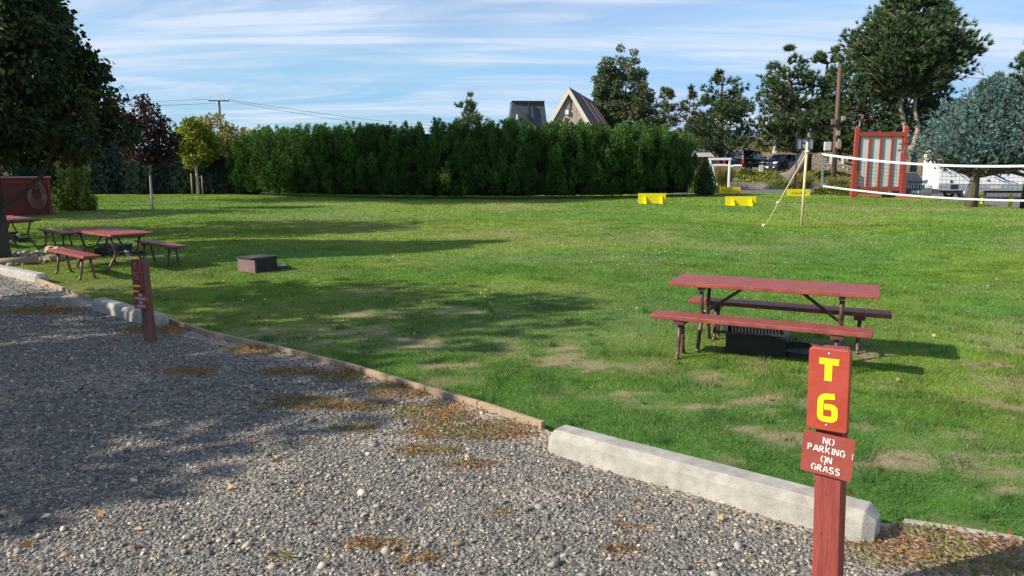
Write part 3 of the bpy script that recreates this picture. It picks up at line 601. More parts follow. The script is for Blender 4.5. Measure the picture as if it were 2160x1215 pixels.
x=at(2196,62,62); pine('pine_tree','tall dense pine cut by the right edge of the view',(x.x,62,-.3),x.z,[(0,2.8),(.4,2.9),(.7,2.2),(1,.4)],1.5,120,27,14,0.42,0.080,NP,.3)
# blue spruce
g=G(2047,436); 
t=pine('blue_spruce','silvery blue spruce with low wide skirts over a bare trunk foot',(g.x+.6,g.y,0),5.7,[(0,2.5),(.06,3.2),(.3,2.45),(.6,1.6),(.85,.75),(1,.15)],2.35,400,32,12,.17,.042,[(.13,.22,.21),(.17,.27,.26),(.10,.17,.165)],.23,mat=BARK,up=.15,spread=.75,trunks=[[(-.6,0,-.1),(-.5,0,1.5),(-.1,0,3.5),(0,0,5.5)]],rag=.5,cat='spruce tree')
g2=G(2185,436); pine('blue_spruce','second blue spruce partly hidden at the right edge',(g2.x+1.2,g2.y+2.5,0),5.2,[(0,2.5),(.1,2.6),(.5,1.8),(1,.2)],2.3,240,28,12,.17,.042,[(.13,.22,.21),(.17,.27,.26),(.10,.17,.165)],.2,up=.15,spread=.75,cat='spruce tree')
# bare tree
x=at(2100,160,66); t=thing('bare_tree','leafless grey tree with fine twigs behind the blue spruce','tree',(x.x,66,0)); mb=MB(); mb.tube([(0,0,-.3),(.1,0,5),(0,0,x.z)],[.16,.1,.02],7)
def twig(p,d,l,r,k):
    e=p+d*l; mb.tube([p,(p+e)/2+Vector((random.uniform(-.1,.1),0,.1))*l,e],[r,r*.7,r*.4],4)
    if k:
        for i in range(3): twig(p+d*l*random.uniform(.4,1),(d+Vector((random.uniform(-.8,.8),random.uniform(-.8,.8),random.uniform(-.1,.6)))).normalized(),l*.6,r*.55,k-1)
for i in range(10): a=random.random()*6.28; twig(Vector((.05,0,random.uniform(3,x.z-.5))),Vector((math.cos(a)*.8,math.sin(a)*.8,.6)).normalized(),1.5,.05,3)
mb.build('trunk',BARKG,t)
# shrubs behind the guard rail
YS=[(.22,.20,.04),(.16,.17,.04),(.28,.20,.06),(.12,.15,.04)]
for i,(u,v,Y,rx,h,lab) in enumerate([(1628,330,93,2.4,3.0,'yellow-green shrub behind the light pole'),(1672,330,95,2.0,2.0,'low shrub between light pole and hoop'),(1725,325,93,3.0,3.0,'yellowing shrub behind the guard rail by the brown pole'),(1790,322,92,2.6,2.2,'low olive shrub behind the guard rail left of the red frame'),(1845,322,92,3.0,2.7,'orange-tinged shrub behind the top of the red frame'),(1905,322,92,2.6,2.3,'olive shrub right of the red frame top'),(1570,335,96,3.2,2.2,'green shrub below the green road sign'),(1480,340,84,2.8,3.6,'pale green shrub behind the hedge end'),(1700,330,97,3.5,3.6,'tall olive shrub behind the backboard'),(2140,330,80,3.0,6.2,'orange-leaved tree behind the blue spruce')]):
    p=P(u,v,Y); z=T(p.x,Y)-.3; bush('roadside_shrub',lab,(p.x,Y,z),rx,1.6,h+.3,2600,.26,.17,YS if i not in(4,9) else [(.30,.16,.06),(.22,.18,.05)],.3,'shrubs along the highway')
# dwarf round conifer at hedge end
g=P(1487,400,47.5); t=thing('dwarf_spruce','neat cone-shaped dwarf spruce at the right end of the hedge','conifer',(g.x,47.5,0))
n=3000; a=rng.random(n)*6.283; z=rng.random(n); pr=np.interp(z,[0,.12,.4,.8,1],[.5,.62,.60,.3,.05]); lump=1+.1*np.sin(a*9+z*20)*np.sin(z*30+a*3)
q=np.stack([pr*lump*np.cos(a),pr*lump*np.sin(a),.06+z*2.05],1); b,d,l_,c=tufted(q,np.stack([np.cos(a),np.sin(a),.5+0*a],1),4,.09,.6,[(.12,.21,.055),(.16,.26,.07),(.09,.17,.05)])  # greens brightened to stand for sunlight on the cone
blades('foliage',b,d,l_,.03,c,NEEDLE,t); mb=MB(); mb.lathe([(.45,0.02),(.52,.3),(.5,.9),(.22,1.7),(.01,2.0)],12); mb.build('trunk',M('dark_shade_core',(.012,.022,.01)),t)  # this trunk is an added core, coloured dark as shade between needles
# ground cover on the planted slope
x=rng.uniform(8.5,30,26000); y=rng.uniform(60.6,66,26000); k=~((x>23)&(rng.random(26000)<.6))&(fbm(x*.9,y*.9,2)>.25); x=x[k];y=y[k]
c=colmix(len(x),[(.24,.25,.04),(.16,.20,.035),(.30,.28,.05),(.10,.15,.03)],None,.2); hh=.06+.2*fbm(x*1.3,y*1.3,3)
d=rdir(len(x))+np.array([0,0,.8]); setp(leaves('ground_cover',np.stack([x,y,terr(x,y)+hh*rng.random(len(x))],1),d,.22,.12,c,LEAF),'yellow-green ground cover on the bank above the block wall','ground cover',kind='stuff')
# dry grass on highway bank
x=rng.uniform(12,60,42000); y=rng.uniform(73,90,42000); setp(blades('dry_grass',np.stack([x,y,terr(x,y)],1),rng.normal(0,.5,(len(x),3))+np.array([0,0,1]),.22,.05,colmix(len(x),[(.34,.27,.18),(.26,.20,.13),(.22,.19,.11)],None,.2),GRASS),'parched brown grass on the bank below the highway','dry grass',kind='stuff')
# stones on the bank
x=rng.uniform(16,50,500); y=rng.uniform(73,88,500); setp(rocks('bank_stones',np.stack([x,y,terr(x,y)+.03],1),.06+.16*rng.random(500)**4,np.full(500,.6),colmix(500,[(.36,.31,.26),(.45,.42,.38)],None,.15),STONE),'scattered pale stones on the dry bank','stones',kind='stuff')
for (u,v,Y,rr,hh,lab) in [(1522,392,58.8,.9,1.9,'tall pale ornamental grass under the white gate frame'),(1692,395,59.5,1.1,1.3,'green and brown ornamental grass beside the hoop pole'),(1765,398,50,.9,1.1,'golden ornamental grass left of the red frame'),(1735,402,50.5,.7,.6,'short green ornamental grass by the brown pole')]:
    p=P(u,v,Y); tall_grass('ornamental_grass',lab,(p.x,Y,T(p.x,Y)),rr,hh,1500,[(.16,.19,.05),(.24,.23,.08),(.10,.14,.035)],'clumps of ornamental grass')
for (u,Y,r,h,lab) in [(1745,49,.9,.45,'low leafy plants left of the red frame foot'),(1788,48,.9,.65,'leafy plants at the left foot of the red frame'),(1770,52,1.2,.5,'yellowish plants behind the golden grass'),(1850,47,2.2,.35,'dark low plants under the red frame'),(1650,60.2,1.2,.6,'bushy plant above the block wall'),(1572,64.6,.5,.6,'dark leafy plant in front of the pickup bumper'),(1490,52,1.3,.5,'dark low shrub beside the cone-shaped spruce')]:
    p=P(u,400,Y); bush('low_shrub',lab,(p.x,Y,T(p.x,Y)),r,.6,h,1500,.13,.08,[(.12,.18,.04),(.20,.22,.05),(.07,.12,.03)],.4,'small plants near the car park')

# ================================================================== BUILDINGS AND STREET THINGS
def wall_mat():
    m,n,l,b=newmat('grooved_beige_siding'); t=n.new('ShaderNodeTexCoord'); wv=n.new('ShaderNodeTexWave'); wv.wave_type='BANDS'; wv.bands_direction='X'; wv.wave_profile='SAW'; wv.inputs['Scale'].default_value=.55; l.new(t.outputs['Object'],wv.inputs[0])
    mr=n.new('ShaderNodeMapRange'); mr.inputs[1].default_value=0; mr.inputs[2].default_value=.1; l.new(wv.outputs[1],mr.inputs[0]); mi=n.new('ShaderNodeMix'); mi.data_type='RGBA'; l.new(mr.outputs[0],mi.inputs[0]); mi.inputs[6].default_value=(.16,.13,.11,1); mi.inputs[7].default_value=(.36,.30,.255,1); l.new(mi.outputs[2],b.inputs['Base Color']); b.inputs['Roughness'].default_value=.85
    return m
SID=wall_mat()
pk=P(1200,184,62); hz=pk.z
h=thing('gabled_house','steep gabled beige house with white barge boards and a patched brown roof behind the hedge','house',(pk.x,62,0),R(-14))
sl=5.0/(hz-.5)  # half width per metre of height
mb=MB(); mb.prism([(-4.6,0),(4.6,0),(0,hz-.35)],.25,.45,'y'); mb.build('wall',SID,h)
mb=MB(); mb.prism([(-4.6,0),(4.6,0),(0,hz-.35)],13.6,13.8,'y'); mb.build('wall',SID,h)
rf=MB()
nx_=math.cos(math.atan2(hz,5)); 
for s in(-1,1):
    rf.prism([(0,hz+.02),(s*5.0,-.0),(s*4.8,-.0),(0,hz-.3)] if s>0 else [(0,hz+.02),(0,hz-.3),(-4.8,0),(-5.0,0)],0.0,14.0,'y')
rfo=rf.build('roof',M('brown_shingle',(.075,.055,.055),.9,.3,3,.5,10,c2=(.14,.11,.11)),h)
tm=MB()
for s in(-1,1):
    tm.prism([(0,hz),(s*4.98,0),(s*4.55,0),(0,hz-.52)],-.06,-.005,'y')
tm.build('barge_board',M('cream_trim',(.62,.56,.47),.6,.05),h)
# patched metal on right slope
def onroof(y,z,off=.0): # point on right slope
    xx=5.0*(hz-z)/hz; return Vector((xx+off*.86,y,z+off*.5))
mb=MB()
for k in range(6):
    y0=5.2+k*1.35; a=onroof(y0,hz-.25-(k%2)*.2,.05); b=onroof(y0+1.9,hz-3.4,.05); mb.bar(a,b,1.35,.02,(.86,0,.5))
mb.build('rusty_patch',M('rusty_red_metal',(.22,.06,.04),.6,.3,3,c2=(.34,.11,.08)),rfo)
for k in (0,3,5):
    y0=4.6+k*1.45; mb=MB(); mb.bar(onroof(y0,hz-.3-.1*k,.1),onroof(y0+1.6,hz-2.6,.1),.14,.05,(.86,0,.5)); mb.build('white_flashing',WHT,rfo)
mb=MB(); mb.bar(onroof(2.5,hz-3.3,.15),onroof(12,hz-3.3,.15),.5,.1,(.86,0,.5)); mb.build('gutter',GALV,rfo)
mb=MB(); z=P(1197,220,62).z; mb.box((-.1,.2,z),(.42,.08,.74)); v_=mb.build('vent',M('vent_frame',(.20,.165,.12)),h)
mb=MB()
for k in range(7): mb.box((-.1,.15,z-.28+k*.093),(.32,.03,.05),Matrix.Rotation(.5,3,'X'))
mb.build('louvres',M('louvre',(.40,.37,.30)),v_)
mb=MB(); mb.box((-.13,.14,z-.6),(.26,.2,.36)); mb.build('flood_light',WHT,h,.02)
# dark tapered tower
a=P(1079,217,56); b=P(1146,216,56); cx=(a.x+b.x)/2; hw=(b.x-a.x)/2; zt=a.z
t=thing('sheet_metal_tower','dark slate tapered sheet-metal tower with a centre seam left of the gabled house','tower',(cx,56,0),R(4))
mb=MB(); k=.13; mb.add([(-hw-k*zt,-1,0),(hw+k*zt,-1,0),(hw+k*zt,2,0),(-hw-k*zt,2,0),(-hw,-.7,zt),(hw,-.7,zt),(hw,1.4,zt),(-hw,1.4,zt)],[(0,1,5,4),(1,2,6,5),(2,3,7,6),(3,0,4,7),(4,5,6,7),(3,2,1,0)]); mb.build('body',M('slate_metal',(.055,.062,.085),.6,.15,3,c2=(.085,.095,.12)),t)
mb=MB(); mb.box((-.0,-.74,zt+.0),(hw*2-.5,.12,.14)); mb.bar((0.05,-.86,zt-.05),(0.1,-1.22,zt-4),.14,.14); mb.box((0,.3,zt+.045),(hw*2+.04,2.2,.08)); mb.build('cap_and_seam',M('slate_metal_dark',(.02,.022,.03)),t)
mb=MB(); mb.box((-hw*.72,-.93,zt-1.05),(.1,.2,.34)); mb.build('slot',WHT,t); mb=MB(); mb.box((-.15,-.93,zt-1.0),(.1,.2,.34)); mb.build('slot',BLK,t)
# small low roof at the hedge end
p=P(1478,320,66); t=thing('low_building','low building corner with a pale flat roof showing past the hedge','building',(p.x-3.4,66,0),R(-6))
mb=MB(); mb.box((0,2,1.35),(7.2,4,2.7)); mb.build('wall',M('tan_wall',(.25,.21,.17),.8),t)
mb=MB(); mb.prism([(-4.3,p.z-.1),(4.0,p.z-.1),(4.4,p.z-.45),(-4.3,p.z-.45)],-1,5,'y'); mb.build('roof',M('pale_roof',(.5,.48,.42),.8),t)
# white gate frame
a=P(1497,333,55.5); bb=P(1541,333,55.5); z0=T(a.x,55.5); t=thing('gate_frame','white painted wooden gate frame over tall grass','gate frame',((a.x+bb.x)/2,55.5,z0))
wd=(bb.x-a.x)/2; hh=a.z-z0; mb=MB(); mb.box((0,0,hh-.08),(wd*2+.1,.16,.16)); mb.build('top_rail',WHT,t,.01)
mb=MB(); mb.box((-.1,.0,hh-.5),(wd*2-.35,.05,.14)); mb.build('lower_rail',WHT,t)
for s in(-1,1):
    mb=MB(); mb.box((s*(wd-.06),0,(hh-.17)/2),(.13,.13,hh-.17)); mb.build('post',WHT,t,.01)
mb=MB(); mb.bar((-wd+.1,.0,hh-.6),(-wd+.55,0,.2),.1,.3); mb.build('brace',WHT,t)
# retaining wall
a=P(1500,398,60.4); t=thing('block_retaining_wall','low retaining wall of pale concrete blocks under the planted bank','retaining wall',(0,60.45,0))
x0=P(1494,395,60.4).x; x1=P(1752,395,60.4).x; mb=MB(); row=0
for k in range(3):
    xx=x0+(.2 if k%2 else 0)
    while xx<x1:
        mb.box((xx+.2,.02*k+random.uniform(-.01,.01),.08+.15*k),(.385,.3,.142)); xx+=.4
mb.build('blocks',M('pale_block',(.30,.25,.21),.9,.12,2,.4,20,c2=(.44,.38,.33)),t)
mb=MB(); mb.box(((x0+x1)/2,.06,.49),(x1-x0,.36,.07)); mb.build('cap_stones',M('cap_block',(.36,.31,.26),.9,.2,2),t)
# guard rail
for (A,B_,lab) in [((1588,322,98),(2010,308,88),'galvanised highway guard rail on dark posts above the dry bank')]:
    pa=P(A[0],A[1]-3,A[2]); pb=P(B_[0],B_[1]-2,B_[2]); t=thing('guard_rail',lab,'guard rail',(pa.x,pa.y,0)); ln=(pb-pa).length; d=(pb-pa)/ln
    mb=MB()
    for off in(-.14,.14): mb.bar(Vector((0,0,pa.z+off)),Vector((pb.x-pa.x,pb.y-pa.y,pb.z+off)),.1,.17)
    mb.bar(Vector((0,.05,pa.z)),Vector((pb.x-pa.x,pb.y-pa.y+.05,pb.z)),.03,.14)
    mb.build('rail',M('rail_steel',(.62,.60,.55),.5,.08,1,metal=.1),t)
    for i in range(int(ln/2.0)+1):
        q=pa+d*(i*2.0); z0=T(q.x,q.y)-.3; mb=MB(); mb.box((q.x-pa.x,q.y-pa.y+.15,(q.z+.22+z0)/2),(.2,.2,q.z+.22-z0)); mb.build('post',M('dark_rail_post',(.05,.035,.028)),t)
# light pole
p=P(1637,285,87); z0=T(p.x,87); t=thing('light_pole','pale concrete light pole with a square foot by the guard rail','light pole',(p.x,87,z0))
mb=MB(); mb.lathe([(.17,0),(.11,p.z-z0-.2),(.09,6.6)],12); mb.build('pole',CONC,t); mb=MB(); mb.lathe([(.36,0),(.36,.25),(.26,.6),(.2,1.2)],4); mb.build('base',CONC,t)
mb=MB(); mb.tube([(0,0,6.6),(.4,0,7.1),(1.6,0,7.2)],.05,6); mb.build('arm',GALV,t); mb=MB(); mb.box((1.9,0,7.18),(.7,.25,.12)); mb.build('lamp',GALV,t,.03)
# green road sign (too far to read)
p=P(1566,302,104); t=thing('road_sign','green highway direction sign seen from afar above the pickup','road sign',(p.x,104,p.z-.2),R(8))
GR=M('sign_green',(.01,.20,.13),.5,.05)
mb=MB(); mb.box((0,0,0),(1.9,.05,.65)); mb.build('panel',GR,t); mb=MB(); mb.box((.55,0,-.72),(.85,.05,.3)); mb.build('panel',GR,t)
for s in(-.6,.65): mb=MB(); mb.box((s,.08,-1.6),(.1,.08,4.0)); mb.build('post',WOOD,t)
mb=MB(); mb.box((-1.0,-.03,.15),(.3,.03,.3)); mb.build('marker',M('sign_orange',(.5,.12,.05)),t)
for x_ in(-.4,-.1,.3,.6): mb=MB(); mb.box((x_,-.035,.02),(.16,.02,.14)); mb.build('lettering',WHT,t)
p=P(1511,282,96); t=thing('road_sign','tall thin red and white post sign through the pine branches','road sign',(p.x,96,1.5)); mb=MB(); mb.tube([(0,0,-1),(0,0,p.z-1.5)],.09,8); mb.build('post',RED,t)
for k in range(2): mb=MB(); mb.box((0,-.1,p.z-2.1-.8*k),(.36,.04,.5)); mb.build('panel',M('sign_red',(.6,.06,.05)) if k else WHT,t)
# brown utility pole
Yp=56.5; a=P(1757,392,Yp); b=P(1772,136,Yp); t=thing('wooden_pole','tall leaning brown wooden pole with boxes beside the volleyball court','utility pole',(a.x,Yp,T(a.x,Yp)))
q=lambda v,dx=0,dy=-.2: (a.x+(b.x-a.x)*(392-v)/256-a.x+dx,dy,P(1760,v,Yp).z-T(a.x,Yp))
mb=MB(); mb.tube([(0,0,-.5),q(270,0,0),q(136,0,0)],[.19,.165,.13],12); mb.build('pole',POLEB,t)
WB=M('box_white',(.55,.53,.48),.6,.1,3)
mb=MB(); mb.box(q(250,.38),(.22,.3,.3)); mb.build('junction_box',M('box_tan',(.3,.24,.18)),t); mb=MB(); mb.box(q(257,-.3),(.28,.25,.4)); mb.build('junction_box',M('box_brown',(.16,.10,.07)),t)
mb=MB(); mb.box(q(281,.03,-.3),(.22,.2,.34)); mb.build('bird_box',M('box_tan',(.3,.24,.18)),t); mb=MB(); mb.box(q(305,.1,-.3),(.32,.25,.4)); mb.build('meter_box',M('box_tan',(.3,.24,.18)),t)
mb=MB(); mb.box(q(308,-.4,.4),(.5,.2,.62)); mb.build('white_box',WB,t,.02); mb=MB(); mb.box(q(303,.45,.4),(.2,.2,.7)); mb.build('white_box',WB,t,.02)
for s in(-.36,.5): mb=MB(); mb.box(q(338,s,-.2),(.2,.02,.55)); mb.build('notice_board',WHT,t)
# left utility pole and wires
Yq=100; a=P(462,212,Yq); t=thing('utility_pole','distant utility pole with a crossarm between the autumn trees','utility pole',(a.x,Yq,0),R(12))
mb=MB(); mb.tube([(0,0,-.3),(0,0,a.z)],[.2,.13],10); mb.build('pole',POLEB,t)
mb=MB(); mb.box((0,-.15,a.z-.05),(2.5,.12,.14)); mb.build('crossarm',POLEB,t)
for s in(-1.15,-.5,.55,1.15): mb=MB(); mb.lathe([(.03,0),(.06,.06),(.03,.18),(.001,.2)],8,(s,-.15,a.z+.02)); mb.build('insulator',GALV,t)
mb=MB(); mb.tube([(-.28,-.3,0),(-.28,-.3,a.z-5.2)],[.1,.08],8); mb.build('riser_pipe',M('pale_pipe',(.5,.5,.48)),t)
def wire(label,p,q_,sag):
    mb=MB(); pts=[Vector(p).lerp(Vector(q_),i/14)-Vector((0,0,sag*4*(i/14)*(1-i/14))) for i in range(15)]; mb.tube(pts,.022,4); o=mb.build('overhead_wire',BLK); setp(o,label,'wire','overhead power wires')
wire('upper overhead wire running left from the utility pole',(a.x-1.1,Yq-.3,a.z+.15),(-90,104,a.z+.4),.6)
wire('lower overhead wire running left from the utility pole',(a.x-.4,Yq-.2,a.z-.35),(-90,104,a.z-.1),.6)
wire('upper overhead wire sloping down over the hedge',(a.x+1.1,Yq,a.z+.15),tuple(P(960,268,170)),.5)
wire('lower overhead wire sloping down over the hedge',(a.x+.5,Yq,a.z+.1),tuple(P(940,272,170)),.8)
wire('thin overhead wire behind the pines at upper right',tuple(P(1930,150,75)),tuple(P(2300,175,75)),.3)

# ================================================================== VEHICLES
def vehicle(name,label,loc,rz,L_,W_,paint,prof,cab,belt,roofz,wheels,wr,win,front,extra=None):
    """x forward. prof: lower body side outline; cab: (x rear bottom, x rear top, x front top, x front bottom)"""
    t=thing(name,label,'car',loc,rz)
    mb=MB(); mb.prism(prof,-W_/2,W_/2,'y'); mb.build('body',paint,t,.07,3)
    xa,xb,xc,xd=cab; w0=W_/2-.05; w1=W_/2-.22
    mb=MB(); mb.add([(xa,-w0,belt),(xd,-w0,belt),(xd,w0,belt),(xa,w0,belt),(xb,-w1,roofz),(xc,-w1,roofz),(xc,w1,roofz),(xb,w1,roofz)],[(0,1,5,4),(1,2,6,5),(2,3,7,6),(3,0,4,7),(4,5,6,7),(3,2,1,0)]); mb.build('cabin',paint,t,.05,3)
    def side(s,xf,zf): # point on cabin side, xf along, zf 0..1
        return Vector((xf,s*(w0+(w1-w0)*zf+.012),belt+(roofz-belt)*zf))
    for s in(-1,1):
        for (x0,x1,x0t,x1t) in win:
            mb=MB(); lo,hi=.1,.86
            vs=[side(s,x0,lo),side(s,x1,lo),side(s,x1t,hi),side(s,x0t,hi)]; vo=[v+Vector((0,s*.012,0)) for v in vs]
            mb.add(vs+vo,[(4,5,6,7),(0,1,5,4),(1,2,6,5),(2,3,7,6),(3,0,4,7)]); mb.build('side_window',GLASS,t)
    for nm,(p0,p1) in {'windscreen':(xd,xc),'rear_window':(xa,xb)}.items():
        sg=1 if nm=='windscreen' else -1; vs=[]
        for zf,ww in((.08,w0-.12),(.9,w1-.08)):
            x=p0+(p1-p0)*zf+sg*.02; z=belt+(roofz-belt)*zf+.012; vs+=[(x,-ww,z),(x,ww,z)]
        mb=MB(); mb.add(vs+[(v[0]+sg*.012,v[1],v[2]+.006) for v in vs],[(4,5,7,6),(0,1,5,4),(1,3,7,5),(3,2,6,7),(2,0,4,6)]); mb.build(nm,GLASS,t)
    for x in wheels:
        for s in(-1,1):
            mb=MB(); y=s*(W_/2-.1); prof_=[(wr*.62,-.1),(wr*.96,-.1),(wr,-.06),(wr,.06),(wr*.96,.1),(wr*.62,.1)]
            m2=MB(); m2.lathe(prof_+[prof_[0]],20); rot=Matrix.Rotation(math.pi/2,3,'X'); m2.v=[tuple(rot@Vector(v)+Vector((x,y,wr))) for v in m2.v]; wo_=m2.build('wheel',TYRE,t)
            m3=MB(); m3.lathe([(.001,.03),(wr*.25,.05),(wr*.3,.03),(wr*.63,.05),(wr*.63,-.05),(.001,-.05)],5*2); m3.v=[tuple(Matrix.Rotation(-s*math.pi/2,3,'X')@Vector(v)+Vector((x,y+s*.05,wr))) for v in m3.v]; m3.build('rim',RIM,wo_)
            m4=MB(); m4.lathe([(wr*.9,-.0),(wr*1.18,-.0),(wr*1.18,.02),(wr*.9,.02)],20); m4.v=[tuple(Matrix.Rotation(-s*math.pi/2,3,'X')@Vector(v)+Vector((x,s*(W_/2+.0),wr*1.02))) for v in m4.v if True]; m4.build('wheel_arch',BLK,t)
        for s in(): pass
    for s in(-1,1):
        mb=MB(); mb.box((cab[3]-.35,s*(W_/2+.09),belt+.08),(.12,.2,.16)); mb.build('mirror',paint,t,.03)
        mb=MB(); mb.box((cab[1]+(cab[2]-cab[1])*.5,s*(W_/2+.008),belt-.12),(.18,.02,.03)); mb.build('door_handle',BLK,t)
    front(t)
    return t
def lights(t,x,ys,z,d,mat,nm):
    for s in(-1,1): mb=MB(); mb.box((x,s*ys,z),d); mb.build(nm,mat,t,.02)
LAMP=M('headlight_glass',(.7,.72,.74),.1,.05); TAIL=M('tail_light',(.35,.015,.02),.2,.1); CHR=M('chrome',(.6,.6,.6),.2,.05,metal=.9); PLT=M('plate_white',(.7,.72,.75),.5,.05)
BLKP=M('black_car_paint',(.008,.010,.016),.18,.1,3,coat=.8); NAVY=M('navy_car_paint',(.015,.028,.055),.2,.1,3,coat=.8); GREY=M('grey_blue_car_paint',(.13,.155,.195),.25,.1,3,coat=.7)
def fr_pick(t):
    lights(t,-2.88,.86,1.02,(.08,.2,.42),TAIL,'tail_light'); lights(t,2.86,.8,.95,(.1,.35,.25),LAMP,'headlight')
    mb=MB(); mb.box((-2.98,0,.58),(.22,1.75,.2)); mb.build('rear_bumper',CHR,t,.03); mb=MB(); mb.box((-3.095,0.1,.6),(.012,.32,.16)); mb.build('number_plate',PLT,t)
    mb=MB(); mb.box((-2.9,0,.98),(.02,1.45,.55)); tg=mb.build('tailgate',BLKP,t,.01); mb=MB(); mb.box((-2.915,0,1.12),(.02,.3,.06)); mb.build('handle',CHR,tg)
    # canopy over the bed
    mb=MB(); w0,w1=.93,.74; mb.add([(-2.88,-w0,1.28),(-.55,-w0,1.28),(-.55,w0,1.28),(-2.88,w0,1.28),(-2.6,-w1,1.98),(-.55,-w1,1.98),(-.55,w1,1.98),(-2.6,w1,1.98)],[(0,1,5,4),(1,2,6,5),(2,3,7,6),(3,0,4,7),(4,5,6,7),(3,2,1,0)]); cp=mb.build('canopy',BLKP,t,.05,3)
    for s in(-1,1):
        mb=MB(); vs=[Vector((x,s*(w0+(w1-w0)*f+.012),1.28+.7*f)) for x,f in((-2.45,.18),(-.75,.18),(-.75,.82),(-2.3,.82))]; vo=[v+Vector((0,s*.012,0)) for v in vs]; mb.add(vs+vo,[(4,5,6,7),(0,1,5,4),(1,2,6,5),(2,3,7,6),(3,0,4,7)]); mb.build('canopy_window',GLASS,cp)
    mb=MB(); vs=[(-2.88+.28*f-.02,y,1.28+.7*f) for f,y in((.12,-.75),(.12,.75),(.85,.62),(.85,-.62))]; mb.add(vs+[(v[0]-.014,v[1],v[2]) for v in vs],[(4,5,6,7),(0,1,5,4),(1,2,6,5),(2,3,7,6),(3,0,4,7)]); mb.build('canopy_door',GLASS,cp)
Yc=66.5; p=P(1590,364,Yc)
vehicle('pickup_truck','black pickup truck with a canopy over its bed, tail towards the lawn',(p.x,Yc+1.5,T(p.x,Yc+1.5)+.02),R(47),5.8,1.95,BLKP,[(-2.9,.5),(2.9,.5),(2.95,.75),(2.88,1.12),(1.3,1.28),(-2.9,1.28)],(-.55,-.5,.45,1.25),1.26,1.93,(-1.85,1.85),.40,[(-.45,.2,-.42,.15),(.27,1.0,.22,.4)],fr_pick)
def fr_suv(t):
    for s in(-1,1):
        mb=MB(); mb.prism([(2.1,.80),(2.24,.82),(2.1,.95),(1.75,.98),(1.85,.86)],s*.50,s*.86,'y'); mb.build('headlight',LAMP,t,.01)
        mb=MB(); mb.box((2.26,s*.66,.5),(.05,.14,.1)); mb.build('fog_light',LAMP,t,.01)
    mb=MB(); mb.prism([(-.52,.86),(.52,.86),(.34,.62),(-.34,.62)],2.2,2.262,'x'); mb.build('grille',BLK,t,.01)
    mb=MB(); mb.bar((2.275,-.55,.86),(2.275,-.33,.61),.03,.04); mb.bar((2.275,-.33,.61),(2.275,.33,.61),.03,.04); mb.bar((2.275,.33,.61),(2.275,.55,.86),.03,.04); mb.build('chrome_trim',CHR,t)
    mb=MB(); mb.lathe([(.001,-.01),(.08,-.01),(.08,.01),(.001,.01)],14); mb.v=[(2.27+v[2],v[0],.78+v[1]*.7) for v in mb.v]; mb.build('round_emblem',CHR,t)
    mb=MB(); mb.box((2.285,0,.50),(.014,.33,.16)); mb.build('number_plate',PLT,t)
    mb=MB(); mb.box((2.25,0,.36),(.05,1.1,.12)); mb.build('lower_grille',BLK,t)
Yd=66.3; p=P(1655,363,Yd)
vehicle('parked_suv','dark navy crossover car facing the lawn beside the black pickup',(p.x+.1,Yd+1,T(p.x,Yd+1)+.02),R(-142),4.55,1.84,NAVY,[(-2.2,.3),(2.2,.3),(2.28,.5),(2.2,.82),(1.15,1.0),(-2.15,1.02),(-2.28,.7)],(-2.15,-1.65,.25,1.2),1.0,1.60,(-1.35,1.38),.36,[(-1.75,-.9,-1.55,-.85),(-.82,-.05,-.77,-.1),(.03,.85,-.02,.25)],fr_suv)
def fr_jeep(t):
    for s in(-1,1):
        mb=MB(); mb.box((2.2,s*.70,.93),(.08,.33,.19)); mb.build('headlight',LAMP,t,.03); mb=MB(); mb.box((2.22,s*.7,.62),(.06,.2,.1)); mb.build('fog_light',LAMP,t,.02)
    mb=MB(); mb.prism([(-.5,1.0),(.5,1.0),(.45,.8),(-.45,.8)],2.2,2.25,'x'); g_=mb.build('grille',BLK,t)
    mb=MB()
    for k in range(8): mb.box((2.262,-.42+.12*k,.905),(.02,.045,.2))
    mb.build('grille_bars',CHR,g_)
    mb=MB(); mb.box((2.28,0,.55),(.16,1.8,.26)); bp_=mb.build('front_bumper',M('grey_bumper',(.12,.125,.13),.6),t,.04); mb=MB(); mb.box((2.37,0,.6),(.014,.4,.16)); mb.build('number_plate',PLT,bp_)
Yj=44.6; p=P(1940,400,Yj)
vehicle('parked_suv','grey-blue boxy four-wheel drive facing the lawn behind the net',(p.x,Yj+1.8,-.28),R(-103),4.6,1.85,GREY,[(-2.25,.4),(2.2,.4),(2.25,.7),(2.2,1.02),(1.05,1.12),(-2.25,1.12)],(-2.2,-2.0,.1,.95),1.11,1.72,(-1.3,1.42),.37,[(-1.9,-1.0,-1.8,-1.0),(-.9,-.2,-.87,-.22),(-.1,.65,-.12,.1)],fr_jeep)
